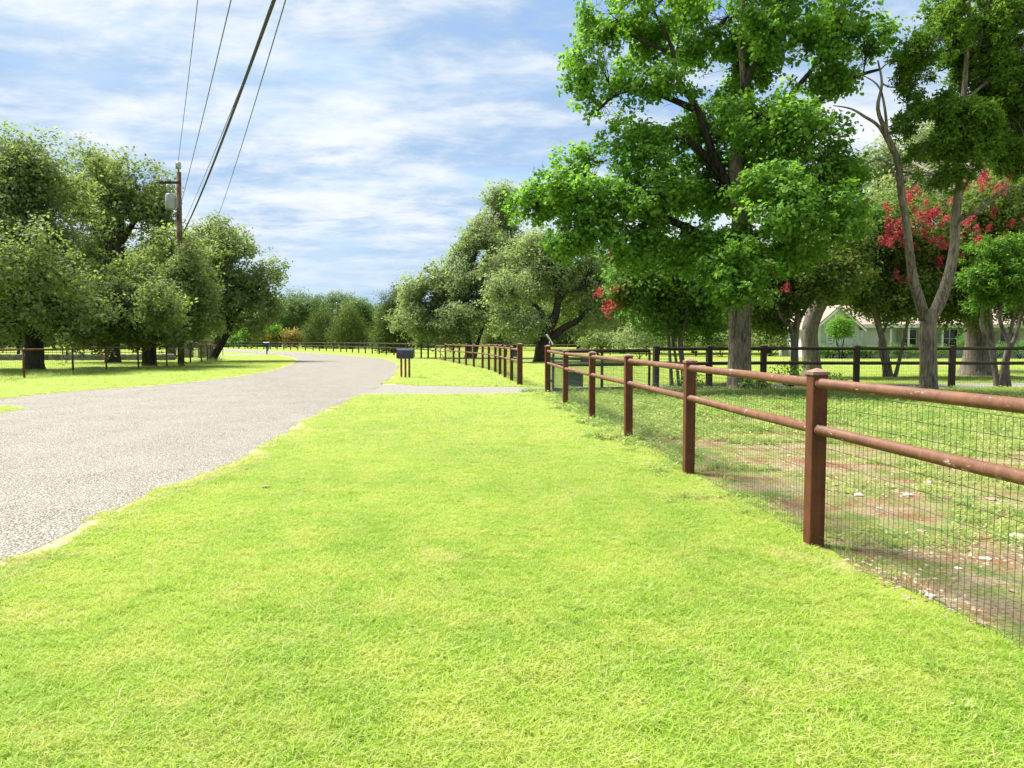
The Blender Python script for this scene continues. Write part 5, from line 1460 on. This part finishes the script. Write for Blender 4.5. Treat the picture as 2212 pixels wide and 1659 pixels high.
y4 = g.uniform(4.5, 21.5, n4); x4 = fence_x(y4) + g.normal(size=n4) * .16 + .12
P4 = np.stack([x4, y4, np.zeros(n4)], axis=1)
P4 = P4[fnoise(P4, 1.1, 9) > .15]
s4 = np.where((P4[:, 1] > 9.2) & (P4[:, 1] < 14.5), .85, .5) * g.uniform(.5, 1.25, len(P4))
scatter('fence_weeds', P4, s4, tall_c, 'wispy taller weeds growing along the foot of the near fence', .3)
# dry fringe along the near road edge
ne = np.array([(p.x, p.y) for p in resample(sm_right, .05) if 1.5 < p.y < 20.0])
P5 = np.repeat(ne, 12, axis=0) + g.normal(size=(len(ne) * 12, 2)) * np.array([.10, .05]) + np.array([.17, 0])
P5 = np.concatenate([P5, np.zeros((len(P5), 1))], axis=1)
P5 = P5[~inside(P5, road_np)]
dry_c = variants('dry_edge', [tuft_mesh('tuft', 16, .028, .004, .045, 670 + i, M['dry'], 1.7) for i in range(3)] + [tuft_mesh('tuft', 18, .03, .004, .04, 675 + i, M['blade'], 1.4) for i in range(2)])
P5 = P5[fnoise(P5, 2.2, 21) > -.25]
scatter('edge_grass', P5, g.uniform(.8, 1.6, len(P5)), dry_c, 'ragged grass along the gravel edge of the road')
fr = np.array([(p.x, p.y) for p in f5])
y6 = g.uniform(24, 60, 900); x6 = np.interp(y6, fr[:, 1], fr[:, 0]) + g.normal(size=900) * .4
P6 = np.stack([x6, y6, np.zeros(900)], axis=1)
scatter('fence_weeds', P6, g.uniform(.6, 1.5, 900), tall_c, 'longer grass along the foot of the left fence under the oaks', .3)

straw_c = variants('straws', [tuft_mesh('tuft', 1, .022, .0035, .001, 700 + i, M['dry'], 4.0) for i in range(4)])
P7 = frustum_points(2600, 2.2, 9.0, .6, g)
P7 = P7[(P7[:, 0] < fence_x(P7[:, 1])) & (edge_gap(P7) > .2)]
P7[:, 2] = .018
scatter('dry_straws', P7, g.uniform(.6, 1.5, len(P7)), straw_c, 'pale dry straws lying on the mown grass', .1)
lush_c = variants('lush', [tuft_mesh('tuft', 30, .05, .004, .05, 720 + i, M['blade'], .9) for i in range(3)])
cl = frustum_points(60, 2.6, 14.0, .8, g)
cl = np.concatenate([cl, np.array([[G(345, 1270).x, G(345, 1270).y, 0]])])
P8 = np.repeat(cl, 16, axis=0) + np.concatenate([g.normal(size=(len(cl) * 16, 2)) * .09, np.zeros((len(cl) * 16, 1))], axis=1)
P8 = P8[(P8[:, 0] < fence_x(P8[:, 1])) & (edge_gap(P8) > .3)]
scatter('lush_clumps', P8, g.uniform(.6, 1.2, len(P8)), lush_c, 'slightly longer lush clumps scattered through the mown grass')

CLOD = [simple('soil_crumb', (.20, .105, .06), .95, 0, .3, 9), simple('dry_crumb', (.36, .28, .18), .95, 0, .3, 9)]
clods = []
for i in range(4):
    m_ = ROCKS[i].copy(); m_.materials[0] = CLOD[i % 2]; clods.append(m_)
peb_c = variants('pebbles', ROCKS[:1] + clods)
P9 = frustum_points(30000, 2.3, 14.0, 1.0, g)
P9 = P9[(P9[:, 0] > fence_x(P9[:, 1]) - .05) & (fnoise(P9, 1.3, 31) > .0)]
scatter('pebble_scatter', P9, g.uniform(.010, .036, len(P9)), peb_c, 'tiny pale pebbles and soil crumbs scattered over the bare paddock', .3)['category'] = 'gravel'

P10 = frustum_points(500, 2.4, 12.0, .8, g)
P10 = P10[(P10[:, 0] < fence_x(P10[:, 1])) & (edge_gap(P10) > .25) & (fnoise(P10, 1.0, 41) > .1)]
P10[:, 2] = .008
lw_c = variants('lawn_weeds', [weed_mesh('tuft', 12, .020, .045, 740 + i, M['weed']) for i in range(3)])
scatter('lawn_weeds', P10, g.uniform(.6, 1.3, len(P10)), lw_c, 'small darker broad leaved weeds dotted through the mown verge')
